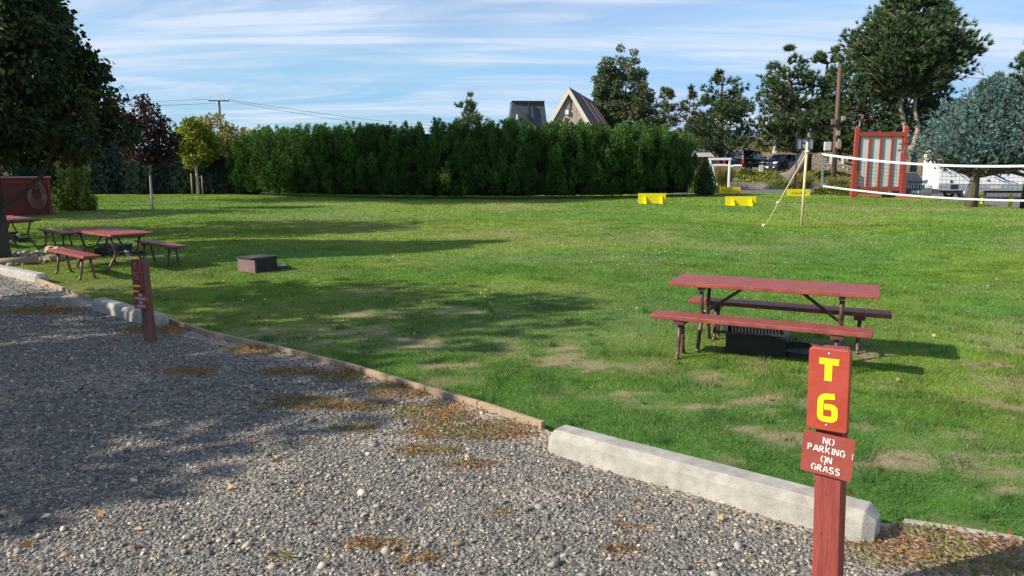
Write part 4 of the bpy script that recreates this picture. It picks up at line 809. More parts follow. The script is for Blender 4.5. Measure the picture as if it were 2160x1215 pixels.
# fifth wheel trailer
Yt=48.5; p=P(1977,400,Yt); zt=-.28
t=thing('travel_trailer','white fifth-wheel travel trailer with blue swoosh stripes behind the blue spruce','trailer',(p.x,Yt,zt),R(-6))
TW=M('trailer_white',(.78,.78,.76),.35,.03,2)
mb=MB(); mb.prism([(0,.62),(9.6,.62),(10.4,1.35),(12.2,1.6),(12.4,3.3),(.1,3.3),(0,3.1)],0,2.4,'y'); mb.build('body',TW,t,.06,3)
mb=MB(); mb.box((4.85,-.02,.77),(9.6,.06,.42)); mb.build('skirt',M('trailer_grey',(.30,.32,.35),.5),t)
BLU=M('deep_blue_decal',(.02,.04,.22),.4,.05)
def decal(pts,wds,mat,nm='stripe',y=-.012):
    mb=MB(); vs=[]
    k=len(pts)
    for i,(a_,b_) in enumerate(pts):
        d=Vector((pts[min(i+1,k-1)][0]-pts[max(i-1,0)][0],pts[min(i+1,k-1)][1]-pts[max(i-1,0)][1])); d.normalize(); nn_=Vector((-d.y,d.x))*wds[i]/2
        vs+=[(a_+nn_.x,y,b_+nn_.y),(a_-nn_.x,y,b_-nn_.y)]
    mb.add(vs,[(2*i,2*i+1,2*i+3,2*i+2) for i in range(k-1)]); return mb.build(nm,mat,t)
decal([(.75,1.95),(1.1,1.7),(1.5,1.4),(1.9,1.12)],[.03,.06,.06,.02],M('grey_decal',(.10,.11,.16),.5)); decal([(1.0,2.0),(1.5,1.65),(1.9,1.35),(2.15,1.0)],[.06,.10,.10,.02],BLU,y=-.016)
decal([(2.4,1.92),(2.9,1.75),(3.5,1.5),(4.1,1.18),(4.8,.98)],[.30,.22,.13,.07,.02],BLU); decal([(3.5,2.2),(4.1,1.98),(4.35,1.78),(4.2,1.62),(3.8,1.64),(3.3,1.8)],[.28,.18,.12,.09,.08,.02],BLU,y=-.017)
decal([(3.3,1.38),(3.9,1.12),(4.4,.98)],[.02,.06,.02],M('grey_decal',(.10,.11,.16),.5)); decal([(4.9,2.4),(5.6,2.6),(6.6,2.6)],[.1,.2,.02],BLU)
# slanted lettering near the edge of the view
mb=MB()
for q_,pts_ in enumerate([[(0,0),(.07,.26)],[(.08,.25),(.17,.24),(.17,.15),(.06,.13)],[(.22,0),(.26,.17),(.33,.17)],[(.38,.08),(.48,.1),(.45,.17),(.38,.12),(.40,.01),(.49,.02)],[(.54,.01),(.62,.03),(.6,.09),(.56,.13),(.64,.17)],[(.68,0),(.73,.17)]]): mb2=pts_; vs=[]; ribbon_pts=[(5.25+a_,1.6+b_) for a_,b_ in mb2]; decal(ribbon_pts,[.035]*len(ribbon_pts),M('grey_decal',(.10,.11,.16)),'lettering')
for (c,d_,nm,m_) in [((.32,-.015,1.95),(.12,.03,.36),'window',GLASS),((.85,-.012,1.75),(.4,.02,.62),'hatch',M('hatch_white',(.62,.62,.60))),((.8,-.02,1.12),(.14,.03,.14),'outlet',BLK),((1.0,-.03,.78),(.45,.05,.3),'vent',BLK),((3.05,-.024,1.72),(.4,.02,.3),'refrigerator_vent',M('hatch_white',(.62,.62,.60))),((3.0,-.02,1.2),(.1,.03,.12),'outlet',BLK),((5.9,-.02,1.15),(1.1,.03,.8),'awning_shade_panel',M('trailer_shade',(.35,.36,.37))),((1.1,.2,.42),(.6,.5,.12),'step',BLK),((3.45,-.06,.78),(.6,.03,.22),'marker_panel',M('pale_yellow_panel',(.55,.52,.33)))]:  # grey panel at the far end is awning shade painted on the side
    mb=MB(); mb.box(c,d_); mb.build(nm,m_,t)
for x in(1.75,2.6):
    m2=MB(); m2.lathe([(.2,-.1),(.35,-.1),(.37,0),(.35,.1),(.2,.1),(.2,-.1)],20); m2.v=[tuple(Matrix.Rotation(math.pi/2,3,'X')@Vector(v)+Vector((x,.06,.37))) for v in m2.v]; wo_=m2.build('wheel',TYRE,t)
    m3=MB(); m3.lathe([(.001,.03),(.1,.05),(.22,.03),(.22,-.03),(.001,-.03)],12); m3.v=[tuple(Matrix.Rotation(math.pi/2,3,'X')@Vector(v)+Vector((x,-.02,.37))) for v in m3.v]; m3.build('rim',RIM,wo_)
    m2=MB(); m2.lathe([(.2,-.1),(.35,-.1),(.37,0),(.35,.1),(.2,.1),(.2,-.1)],20); m2.v=[tuple(Matrix.Rotation(math.pi/2,3,'X')@Vector(v)+Vector((x,2.34,.37))) for v in m2.v]; m2.build('wheel',TYRE,t)
mb=MB(); mb.box((6,1.2,.5),(10,1.6,.2)); mb.box((9.2,.3,.3),(.12,.12,.6)); mb.build('chassis',BLK,t)
# bollards
for (u,v,lab) in [(2071,432,'yellow bollard nearer to the spruce trunk'),(2131,437,'yellow bollard further right by the trailer')]:
    g=G(u,v,-.05); t=thing('bollard',lab,'bollard',(g.x,g.y,-.12),0,'yellow bollards at the lawn edge'); mb=MB(); mb.lathe([(.09,0),(.09,.6),(.07,.64),(.001,.655)],16); mb.build('post',YEL,t)
    mb=MB(); mb.lathe([(.093,.52),(.093,.56)],16); mb.build('band',YELD,t)
# basketball hoop
Yb=55; a=P(1681,316,Yb); pb=P(1672,396,Yb); t=thing('basketball_hoop','black portable basketball hoop with a framed clear backboard','basketball hoop',(pb.x+.15,Yb,0),R(8))
zc=P(1681,304,Yb).z; mb=MB(); mb.tube([(-.0,0,0),(.0,0,zc-.6)],.055,8); mb.build('pole',BLK,t); mb=MB(); mb.bar((0,0,zc-1.0),(.3,-.45,zc-.2),.06,.06); mb.bar((0,0,zc-.5),(.3,-.45,zc-.25),.06,.06); mb.build('arm',BLK,t)
bw,bh=1.36,.84; cx=.3; mb=MB()
for s in(-1,1): mb.box((cx,-.5,zc+s*(bh/2-.04)),(bw,.06,.08)); 
for s in(-1,1): mb.box((cx+s*(bw/2-.04),-.505,zc),(.08,.05,bh-.17)); mb.box((cx+s*.24,-.505,zc),(.07,.05,bh-.17))
mb.box((cx,-.51,zc+.05),(.41,.05,.06)); bf=mb.build('backboard_frame',BLK,t)
mb=MB(); mb.box((cx,-.49,zc),(bw-.1,.015,bh-.1)); mb.build('backboard_panel',M('clear_panel',(.35,.40,.42),.15,.1,2),t)
mb=MB(); mb.bar((cx-.15,-.545,zc-.02),(cx,-.545,zc-.3),.02,.03); mb.bar((cx+.15,-.545,zc-.02),(cx,-.545,zc-.3),.02,.03); mb.build('target_mark',WHT,bf)
mb=MB(); mb.tube([(cx+.22*math.cos(i/16*6.283),-.78+.22*math.sin(i/16*6.283),zc-.3) for i in range(17)],.012,6); mb.build('rim',BLK,t)
mb=MB(); mb.box((.1,.25,.09),(.7,1.0,.18)); mb.build('base',BLK,t,.04)
# leaning bare trunk
g=P(1676,366,64); t=thing('leaning_trunk','thick leaning bare tree trunk with a sunlit flare at its foot','tree trunk',(g.x-.3,63.6,T(g.x,63.6)-.1))
mb=MB(); mb.tube([(-.7,-.1,-.1),(.0,0,.45),(.65,.1,1.3),(1.15,.15,2.4),(1.5,.2,4.2)],[.85,.52,.40,.36,.30],12); mb.tube([(.75,.1,1.3),(.9,-.1,2.3)],[.25,.28],9); mb.build('trunk',M('ridged_bark',(.13,.10,.08),.95,.3,5,1,14,c2=(.22,.19,.16)),t)
# small sign on post
g=P(1605,371,64.3); t=thing('small_sign','small white sign on a red post on the planted bank','sign',(g.x,64.3,T(g.x,64.3)-.1)); mb=MB(); mb.box((0,.03,.55),(.1,.1,1.1)); mb.build('post',REDD,t); mb=MB(); mb.box((-.03,-.04,.82),(.36,.03,.5)); mb.build('panel',WHT,t)
mb=MB(); mb.box((-.03,-.06,.95),(.22,.01,.04)); mb.box((-.03,-.06,.85),(.26,.01,.04)); mb.box((-.03,-.06,.72),(.2,.01,.06)); mb.build('dark_print',M('print_grey',(.2,.2,.2)),t)
# red notice frame
Yk=44; a=P(1800,412,Yk); b=P(1900,414,Yk); zt_=P(1810,268,Yk).z; lx=a.x; rx_=b.x; W_=rx_-lx
t=thing('notice_frame','tall red timber frame holding four pale blank panels','notice board',((lx+rx_)/2,Yk,-.05),R(-3))
for s in(-1,1):
    mb=MB(); mb.box((s*W_/2,0,zt_/2),(.22,.2,zt_)); mb.box((s*W_/2,0,zt_+.06),(.22,.2,.12),None,.4); mb.box((s*W_/2,-.03,.75),(.3,.28,1.5)); mb.build('post',RED,t,.01)
zr1=P(1850,283,Yk).z+.05; zr0=P(1850,397,Yk).z+.02
mb=MB(); mb.box((0,-.01,zr1),(W_-.22,.16,.24)); mb.build('top_rail',RED,t,.01); mb=MB(); mb.box((0,-.01,zr0),(W_-.22,.16,.22)); mb.build('bottom_rail',RED,t,.01)
pw=(W_-.22)/4
for k in range(3): mb=MB(); mb.box((-W_/2+.11+pw*(k+1),-.01,(zr0+zr1)/2),(.13,.12,zr1-zr0-.235)); mb.build('mullion',RED,t)
for s in(-1,1): mb=MB(); mb.box((s*(W_/2-.17),-.0,(zr0+zr1)/2),(.1,.1,zr1-zr0-.235)); mb.build('mullion',RED,t)
for k in range(4): mb=MB(); mb.box((-W_/2+.11+pw*(k+.5),.03,(zr0+zr1)/2),(pw-.13,.03,zr1-zr0-.235)); mb.build('panel',M('pale_panel',(.52,.56,.53),.6,.05,1.2),t)
g0=G(1752,411,.0); g1=G(1940,419,0); t=thing('planter_edging','red painted timber edging along the plant bed under the notice frame','edging',(g0.x,g0.y,0)); mb=MB(); mb.bar((0,0,.07),(g1.x-g0.x,g1.y-g0.y,.03),.15,.2); mb.build('timber',REDD,t)
for (u,v,s_,lab) in [(1847,412,.28,'rounded pale rock under the notice frame'),(1927,418,.26,'pale rock at the right end of the plant bed'),(1782,409,.2,'small grey rock left of the notice frame'),(1888,413,.14,'small brown rock by the right post of the notice frame')]:
    g=G(u,v); o=rocks('rock',np.array([[0,0,.08]]),np.array([s_]),np.array([.75]),np.array([(.36,.31,.27)]),STONE,True); o.location=(g.x,g.y+.4,0); sb=o.modifiers.new('sub','SUBSURF'); sb.levels=sb.render_levels=2; setp(o,lab,'rock',group='rocks in the plant bed')

# ================================================================== VOLLEYBALL
pc_=G(1690,480); pt=P(1703,300,pc_.y); CREAM=M('cream_pole_paint',(.62,.52,.28),.5,.05)
t=thing('volleyball_pole','cream coloured volleyball pole standing on the lawn','volleyball pole',(pc_.x,pc_.y,0)); mb=MB(); mb.tube([(0,0,-.05),(pt.x-pc_.x,0,pt.z)],[.036,.036],12); mb.build('pole',CREAM,t); 
mb=MB(); mb.tube([((pt.x-pc_.x)*.93-.06,-.05,pt.z-.28),((pt.x-pc_.x)*.93+.05,-.05,pt.z-.25)],.03,6); mb.build('rope_knot',WHT,t)
top=Vector((pt.x,pc_.y,pt.z-.3)); gs=G(1613,479); NL=P(1733,325,pc_.y+.2); NB=P(1732,392,pc_.y+.2)
t=thing('guy_rope','slanting guy rope from the cream pole to a peg in the lawn','rope',(gs.x,gs.y,0)); mb=MB(); mb.tube([(0,0,0),top-Vector((gs.x,gs.y,0))],.014,6); k_=(top-Vector((gs.x,gs.y,0)))*.33; mb.tube([k_-Vector((.06,0,0)),k_+Vector((.06,0,.02))],.035,6); mb.build('rope',ROPE,t); mb=MB(); mb.lathe([(.02,-.1),(.03,.05),(.05,.08),(.001,.1)],8,(-.03,0,0)); mb.build('peg',WHT,t)
NR=P(2160,350,20.3); NRB=P(2160,423,20.3); NE=Vector((17.4,18.4,2.25)); NEB=Vector((17.4,18.4,1.15))
t=thing('volleyball_net','white-taped volleyball net sagging across the right side','volleyball net',(0,0,0))
def sp(A,B_,C_,n=20): # quadratic through A, B (mid), C
    A,B_,C_=Vector(A),Vector(B_),Vector(C_); la=(B_-A).length; s=la/(la+(C_-B_).length); o=[]
    c=(B_-A*(1-s)**2-C_*s*s)/(2*s*(1-s))
    for i in range(n+1): q_=i/n; o.append(A*(1-q_)**2+c*2*q_*(1-q_)+C_*q_*q_)
    return o
tp=sp(NL,NR,NE,30); bt=sp(NB,NRB,NEB,30)
def band(pts,hh,nm):
    mb=MB()
    vs=[];k=len(pts)
    for p_ in pts: vs+=[p_+Vector((0,-.006,hh/2)),p_+Vector((0,-.006,-hh/2)),p_+Vector((0,.006,-hh/2)),p_+Vector((0,.006,hh/2))]
    fs=[(4*i+j,4*i+(j+1)%4,4*i+4+(j+1)%4,4*i+4+j) for i in range(k-1) for j in range(4)]; mb.add(vs,fs); return mb.build(nm,WHT,t)
band(tp,.062,'top_tape'); band(bt,.05,'bottom_tape'); band([NL+Vector((0,0,.03)),NB],.0,'x') if False else None
mb=MB(); mb.bar(NL+Vector((.03,0,.03)),NB+Vector((.03,0,-.02)),.06,.014,(0,1,0)); mb.build('side_tape',WHT,t)
mb=MB(); nv=90
def lerpl(pts,f): f=f*(len(pts)-1); i=min(int(f),len(pts)-2); return pts[i].lerp(pts[i+1],f-i)
for i in range(1,nv): mb.tube([lerpl(tp,i/nv),lerpl(bt,i/nv)],.0042,3,False)
for j in range(1,9): mb.tube([tp[i].lerp(bt[i],j/9) for i in range(0,31)],.0042,3,False)
mb.build('mesh_net',BLK,t)
mb=MB(); mb.tube([top-Vector((0,0,-.0)),NL],.009,5); mb.tube([Vector((pc_.x+.1,pc_.y,P(1695,403,pc_.y).z)),NB],.009,5); mb.build('tie_rope',WHT,t)
t=thing('volleyball_pole','far volleyball pole at the other end of the net',"volleyball pole",(17.6,18.3,0)); mb=MB(); mb.tube([(0,0,-.05),(0,0,2.5)],.042,12); mb.build('pole',CREAM,t)
# yellow barriers
def barrier(uc,vb,wpx,hpx,lab,mat,gus=True,Y=None,rz=0):
    g=G(uc,vb) if Y is None else P(uc,vb,Y); Y=g.y; k=Y/F*1.0; W=wpx*k; H=hpx*k
    t=thing('yellow_barrier',lab,'barrier',(g.x,Y,T(g.x,Y)),rz,'low yellow board barriers')
    mb=MB(); n_=3
    for i in range(n_): mb.box((0,random.uniform(-.003,.003),H*(i+.5)/n_),(W,.045,H/n_-.006))
    mb.build('boards',mat,t)
    if gus:
        for s in(-.26,.33):
            mb=MB(); mb.prism([(0-.023,.0),(-.30,.0),(-.26,.06),(-.023,H*.78)],W*s-.03,W*s+.03,'x'); mb.build('brace',mat,t)
    else:
        mb=MB(); mb.box((0,.08,H*.4),(.09,.09,H*.8)); mb.build('brace',WOOD,t)
        mb=MB(); mb.box((0,.0,-.02),(W*.6,.1,.08)); mb.build('foot',WOOD,t)
    return t
barrier(1375,430,58,22,'bright yellow board barrier nearest the hedge with two braces',YEL,rz=R(2))
barrier(1562,433,63,20,'bright yellow board barrier with two braces left of the guy rope',YEL,rz=R(-1))
barrier(1540,409,43,14.5,'deeper yellow board barrier by the road in front of the block wall',YELD,False)
t=barrier(1684,414,48,15,'yellow board barrier with peeling scribbled face behind the cream pole',YEL,False)
W=48*G(1684,414).y/F
mb=MB()
for i in range(16):
    x_=-W*.32+W*.62*i/16; mb.bar((x_,-.032,.17+.04*math.sin(i*2.1)),(x_+.045+.02*math.sin(i),-.032,.20+.05*math.sin(i*1.3+1)),.02,.006,(0,1,0))
mb.build('peeled_paint',M('dark_peeled',(.12,.09,.03)),t)
# ================================================================== LEFT SIDE THINGS
# red box with hose
Ys=G(112,455).y; a=G(112,455); zt_=P(100,376,Ys).z; t=thing('red_storage_box','shade-darkened red wooden storage shed with a pale top edge','shed',(a.x,Ys,0),R(31))
mb=MB(); mb.box((-1.6,1.0,zt_/2),(3.2,2.0,zt_)); mb.build('walls',M('shade_dark_red_boards',(.13,.020,.018),.7,.2,5,.3,40,c2=(.18,.03,.026),stretch=(9,9,1)),t,.01); mb=MB(); mb.box((-1.6,1.0,zt_+.025),(3.3,2.1,.045)); mb.build('lid',M('greyish_red_lid',(.30,.12,.11),.6),t)  # board red darkened to stand for the shade over the shed
mb=MB()
for x_ in(-.04,-3.16): mb.box((x_,-.012,zt_/2),(.09,.02,zt_-.01))
mb.box((-1.6,-.012,zt_-.12),(3.02,.02,.07)); mb.build('trim',REDD,t)
t=thing('garden_hose','coiled brown garden hose hanging on a round hanger on the red shed','hose',(a.x-.42*.857,Ys-.42*.515-.02,0),R(31))
HM=M('hose_rubber',(.27,.15,.11),.5,.2,9)
mb=MB()
for k in range(6):
    rw=.17+.024*k; rh=.26+.045*k; zc=zt_-.28-rh*.95+.03*k; pts=[]
    for i in range(25): an=i/24*6.283; pts.append((rw*math.cos(an)*(1-.1*math.sin(an)),-.03-.012*k+.01*math.sin(an*3),zc+rh*math.sin(an)))
    mb.tube(pts,.013,6)
mb.tube([(.1,-.06,zt_-.3),(.17,-.05,.6),(.12,-.04,.3),(-.1,-.04,.28)],.013,6); mb.build('coils',HM,t)
mb=MB(); mb.tube([(.12*math.cos(i/16*6.283),-.045,zt_-.26+.12*math.sin(i/16*6.283)) for i in range(17)],.02,6); mb.tube([(-.1,-.045,zt_-.26),(.1,-.045,zt_-.26)],.015,6); mb.tube([(0,-.045,zt_-.16),(0,-.045,zt_-.36)],.015,6); mb.build('hanger',RUSTI,t)
mb=sphere_mb((a.x-1.35,Ys-.3,zt_+.12),.08); o=mb.build('round_knob',WOOD); setp(o,'small round weathered knob lying on the shed top','ball')
# thin dark branch leaning before the shed
t=thing('fallen_branch','thin crooked dark limb leaning out from the broadleaf tree foot','branch',(-9.75,14.6,0)); mb=MB(); mb.tube([(.0,0,1.0),(.35,.1,1.25),(.75,.15,1.6),(.95,.2,2.1),(1.35,.3,2.6)],[.05,.045,.04,.035,.02],7); mb.build('limb',MATS['dark_bark'],t)

# picnic furniture
def make_table(label,L_,W_,H_):
    t=thing('picnic_table',label,'picnic table'); n_=4 if W_>.6 else 3; pw=W_/n_
    mb=MB()
    for i in range(n_): mb.box((0,-W_/2+pw*(i+.5),H_-.02),(L_,pw-.010,.04))
    mb.build('tabletop',REDTOP,t,.006)
    for s in(-1,1):
        xo=s*(L_/2-.3)
        mb=MB(); mb.box((xo,0,H_-.06),(.05,W_-.08,.04)); mb.build('cleat',TUBE,t)
        for q_ in(-1,1):
            mb=MB(); mb.tube([(xo,q_*W_*.34,H_-.06),(xo,q_*W_*.27,H_*.62),(xo,q_*W_*.24,H_*.50),(xo,q_*W_*.28,H_*.38),(xo,q_*W_*.42,.08),(xo,q_*(W_*.42+.03),.02),(xo,q_*(W_*.42+.07),.0)],.019,9); mb.build('leg',TUBE,t)
        mb=MB(); mb.tube([(xo,-W_*.24,H_*.5),(xo,W_*.24,H_*.5)],.017,8); mb.build('crossbar',TUBE,t)
        mb=MB(); mb.tube([(xo,0,H_*.5),(xo-s*.38,0,H_-.05)],.015,8); mb.build('brace',TUBE,t); mb=MB(); mb.tube([(xo,-.03,H_*.5),(xo,.03,H_*.5)],.022,8); mb.build('clamp',GALV,t)
    return t
def make_bench(label,L_,W_=.24,H_=.4):
    t=thing('picnic_bench',label,'bench'); mb=MB(); mb.box((0,0,H_-.02),(L_,W_,.04)); mb.build('seat',REDTOP,t,.007)
    for s in(-1,1):
        xo=s*(L_/2-.27); mb=MB(); mb.box((xo,0,H_-.06),(.1,W_-.03,.04)); mb.build('cleat',TUBE,t)
        for q_ in(-1,1):
            mb=MB(); mb.tube([(xo,q_*W_*.22,H_-.06),(xo,q_*W_*.30,H_*.4),(xo,q_*W_*.36,.07),(xo,q_*(W_*.36+.02),.02),(xo,q_*(W_*.36+.06),0)],.018,9); mb.build('leg',TUBE,t)
    return t
def place(o,x,y,a,first=False,label=None):
    if not first: o=copy_tree(o)
    o.location=(x,y,T(x,y)); o.rotation_euler[2]=R(a)
    if label: o['label']=label
    return o
GT='red picnic tables'; GB='red benches beside the picnic tables'
tb=make_table('red picnic table on tube legs in front of the T6 post, casting a long shadow',1.84,.62,.66); tb['group']=GT; place(tb,2.47,7.13,-25,True)
tb5=make_table('red picnic table with patchy faded top on the left lawn by the T5 post',1.85,.72,.66); tb5['group']=GT; place(tb5,-7.0,13.2,-40,True)
place(tb5,-10.75,16.2,-40,label='red picnic table furthest left, partly behind the broadleaf tree trunk')
bn=make_bench('red bench on the gravel side of the table by the T6 post',1.88,.25,.4); bn['group']=GB; place(bn,2.17,6.62,-27,True)
place(bn,2.72,7.42,-26,label='shaded red bench on the far side of the table by the T6 post')
b5=make_bench('short red bench on the near side of the T5 table',1.6,.26,.4); b5['group']=GB; place(b5,-7.1,12.25,-42,True)
place(b5,-6.3,13.55,-43,label='dark red bench on the far side of the T5 table')
place(b5,-9.75,16.3,-42,label='dark red bench right of the furthest left table'); place(b5,-11.6,16.6,-42,label='dark red bench behind the broadleaf tree trunk')
# fire pits
def make_pit(label,bx,by,bz,rd=1):
    t=thing('fire_pit',label,'fire pit'); th=.012
    mb=MB()
    for s in(-1,1): mb.box((0,s*(by/2),bz/2),(bx,th,bz)); mb.box((s*(bx/2-th),0,bz/2-.002),(th,by-th,bz-.006))
    mb.build('box',IRON,t); mb=MB(); mb.box((0,0,.02),(bx-.03,by-.03,.02)); mb.build('ash_bed',M('ash',(.06,.055,.05),1),t)
    mb=MB(); 
    for i in range(15): mb.tube([(-bx/2+.06+(bx-.12)*i/14,-by/2-.01,bz+.012),(-bx/2+.06+(bx-.12)*i/14,by/2+.01,bz+.012)],.007,6)
    for s in(-1,1): mb.box((0,s*(by/2+.005),bz+.008),(bx+.04,.022,.014)); mb.box((s*(bx/2+.01),0,bz+.01),(.05,by,.02))
    mb.tube([(-bx/2-.03,-by/2,bz+.015),(-bx/2-.12,-by/2-.01,bz+.02)],.012,6); mb.build('grate',M('worn_iron',(.05,.05,.05),.5,.3,14,.1,metal=.4),t,)
    mb=MB(); rr=.25; mb.lathe([(rr,0),(rr,.055),(rr-.012,.055),(rr-.012,0)],28,(bx/2+rr*.62,by*.1,0)); mb.lathe([(.001,.015),(rr-.02,.015)],24,(bx/2+rr*.62,by*.1,0)); mb.build('fire_ring',IRON,t)
    return t
GP='steel fire pits with grates'
fp=make_pit('black steel fire box with a grate under the T6 picnic table',.54,.40,.2); fp['group']=GP; place(fp,2.33,7.12,-16,True)
f2=make_pit('steel fire pit with a sunlit rusty side in the middle of the shaded lawn',.42,.42,.23); f2['group']=GP; place(f2,-4.25,12.6,-8,True)
mb=MB(); mb.box((0,-.228,.115),(.425,.012,.225)); mb.build('sooty_side',IRON,f2); mb=MB(); mb.box((-.218,0,.115),(.012,.43,.22)); o=mb.build('sunlit_rusty_side',RUSTI,f2); f2.rotation_euler[2]=R(57)  # paler plate over one face, its sunlit tone put into the rusty colour
f3=place(fp,-8.0,15.2,-10,label='black fire pit behind the T5 picnic table'); place(fp,-12.0,17.8,0,label='black fire pit behind the furthest left table')
# stepping stones round the t5 pit
# wheel stops
def wheel_stop(label,A,B_,hh=.17,wd=.19,grp='concrete wheel stops at the gravel edge'):
    A=Vector(A);B_=Vector(B_); d=(B_-A); ln=d.length; ang=math.atan2(d.y,d.x); nrm=Vector((-math.sin(ang),math.cos(ang),0)); c=(A+B_)/2+nrm*wd/2
    o_=thing('wheel_stop',label,'wheel stop',(c.x,c.y,.0),ang,grp)
    sec=[(-wd/2,0),(-wd/2+.012,hh*.72),(-wd/2+.04,hh),(wd/2-.04,hh),(wd/2-.012,hh*.72),(wd/2,0)]
    mb=MB(); k=len(sec); xs_=[-ln/2,-ln/2+.05,-ln*.25,0,ln*.25,ln/2-.05,ln/2]; vs=[]
    for i,x_ in enumerate(xs_):
        e=.62 if i in(0,len(xs_)-1) else 1
        for (y_,z_) in sec: vs.append((x_,y_*e+random.uniform(-.002,.002),max(0,z_-(.05 if (e<1 and z_>.1) else 0))+random.uniform(-.0015,.0015)))
    fs=[(i*k+j,i*k+(j+1)%k,(i+1)*k+(j+1)%k,(i+1)*k+j) for i in range(len(xs_)-1) for j in range(k)]+[tuple(range(k))[::-1],tuple((len(xs_)-1)*k+j for j in range(k))]
    mb.add(vs,fs); mb.build('block',CONC,o_,.004,2)
    return o_
wheel_stop('large pale concrete wheel stop beside the T6 post',G(1147,962),G(1838,1163),.17,.2)
wheel_stop('concrete wheel stop behind the T5 post',G(190,657),G(325,698),.16,.2)
a=G(76,600); b=G(-160,548); wheel_stop('concrete wheel stop cut by the left edge of the view',b,a,.15,.2)
# edging boards
def board(label,pts,h0=.035,mat=None,grp='low timber boards between gravel and lawn'):
    o_=thing('edging_board',label,'edging',(pts[0][0],pts[0][1],0),0,grp); mb=MB(); p0=Vector((*pts[0],0))
    for i in range(len(pts)-1): a_=Vector((*pts[i],h0))-p0; b_=Vector((*pts[i+1],h0))-p0; d=(b_-a_).normalized()*.004; mb.bar(a_+d,b_-d,.038,.09)
    mb.build('board',mat or WOOD,o_,.004); return o_
E=EDG[1:]
e_=lambda *ix:[ (_ex[i],_ey[i]) for i in ix]
board('long timber edging board from the T5 post to mid lawn',e_(4,5,6)); board('timber edging board in the middle of the gravel edge',e_(6,7,8)); board('timber edging board ending at the large wheel stop',e_(8,9,10)); board('timber edging board left of the T5 wheel stop',e_(2,3)); board('low grey edging strip right of the T6 post',e_(13,14,15),-.005,CONC)
# ================================================================== SITE POSTS
def ribbon(mb,pts,wd,y,th=.0015,closed=False):
    k=len(pts); off=[]
    for i in range(k):
        if closed: a_=pts[i-1]; c_=pts[(i+1)%k]
        else: a_=pts[max(i-1,0)]; c_=pts[min(i+1,k-1)]
        b_=pts[i]; d1=Vector((b_[0]-a_[0],b_[1]-a_[1])); d2=Vector((c_[0]-b_[0],c_[1]-b_[1]))
        if d1.length<1e-9: d1=d2
        if d2.length<1e-9: d2=d1
        d1.normalize(); d2.normalize(); t_=(d1+d2); t_.normalize(); n_=Vector((-t_.y,t_.x)); s=1/max(.5,n_.dot(Vector((-d1.y,d1.x)))); off.append(n_*wd/2*s)
    vs=[]
    for p_,o in zip(pts,off): vs+=[(p_[0]+o.x,y,p_[1]+o.y),(p_[0]-o.x,y,p_[1]-o.y),(p_[0]-o.x,y+th,p_[1]-o.y),(p_[0]+o.x,y+th,p_[1]+o.y)]
    r_=range(k if closed else k-1); fs=[]
    for i in r_:
        j=(i+1)%k
        for q_ in range(4): fs.append((4*i+q_,4*i+(q_+1)%4,4*j+(q_+1)%4,4*j+q_))
    if not closed: fs+=[(0,1,2,3),(4*k-1,4*k-2,4*k-3,4*k-4)]
    mb.add(vs,fs)
def arc(cx,cy,rx,ry,a0,a1,n=8): return [(cx+rx*math.cos(R(a0+(a1-a0)*i/n)),cy+ry*math.sin(R(a0+(a1-a0)*i/n))) for i in range(n+1)]
FONT={ # stencil strokes on a 1x1.35 cell
'N':[[(.08,0),(.08,1)],[(.20,.97),(.62,.04)],[(.74,0),(.74,1)]],
'O':[arc(.36,.5,.32,.5,100,260),arc(.50,.5,.32,.5,80,-80)],
'P':[[(.08,0),(.08,1)],arc(.22,.73,.40,.26,88,-88)],
'A':[[(.02,0),(.36,.98)],[(.50,.98),(.82,0)],[(.30,.30),(.56,.30)]],
'R':[[(.08,0),(.08,1)],arc(.22,.74,.38,.25,88,-88),[(.36,.42),(.72,0)]],
'K':[[(.08,0),(.08,1)],[(.24,.50),(.68,1)],[(.34,.52),(.72,0)]],
'I':[[(.2,0),(.2,1)]],
'G':[arc(.42,.5,.36,.5,75,245),arc(.46,.5,.34,.5,-85,-5)+[(.52,.45)],arc(.46,.5,.30,.47,72,38,3)],
'S':[arc(.42,.74,.32,.25,30,215)+[(.44,.50)],[(.46,.49)]+arc(.40,.26,.34,.26,30,-150)]}
ADV={'I':.42}
def text(mb,s,cx,cz,h,sw,y):
    adv=lambda c: ADV.get(c,.98); tot=sum(adv(c) for c in s)-.12; k=h*.92; x=cx-tot*k/2
    for c in s:
        for st in FONT[c]: ribbon(mb,[(x+p_[0]*k,cz+(p_[1]-.5)*h) for p_ in st],sw,y)
        x+=adv(c)*k
def rr(w_,h_,r,n=4):
    o=[]
    for (cx,cz,a0) in((w_/2-r,h_/2-r,0),(-w_/2+r,h_/2-r,90),(-w_/2+r,-h_/2+r,180),(w_/2-r,-h_/2+r,270)): o+=arc(cx,cz,r,r,a0,a0+90,n)
    return o
HEAD=M('head_red_paint',(.33,.045,.025),.45,.12,9,.15,50,c2=(.40,.065,.038)); SIGNR=M('sign_red_paint',(.24,.042,.031),.6,.12,12,.1,c2=(.31,.065,.047)); POSTR=M('post_red_paint',(.20,.038,.028),.65,.2,22,.5,70,c2=(.29,.06,.045),stretch=(1.6,1.6,.18))
pits(POSTR,30,.5,.10)
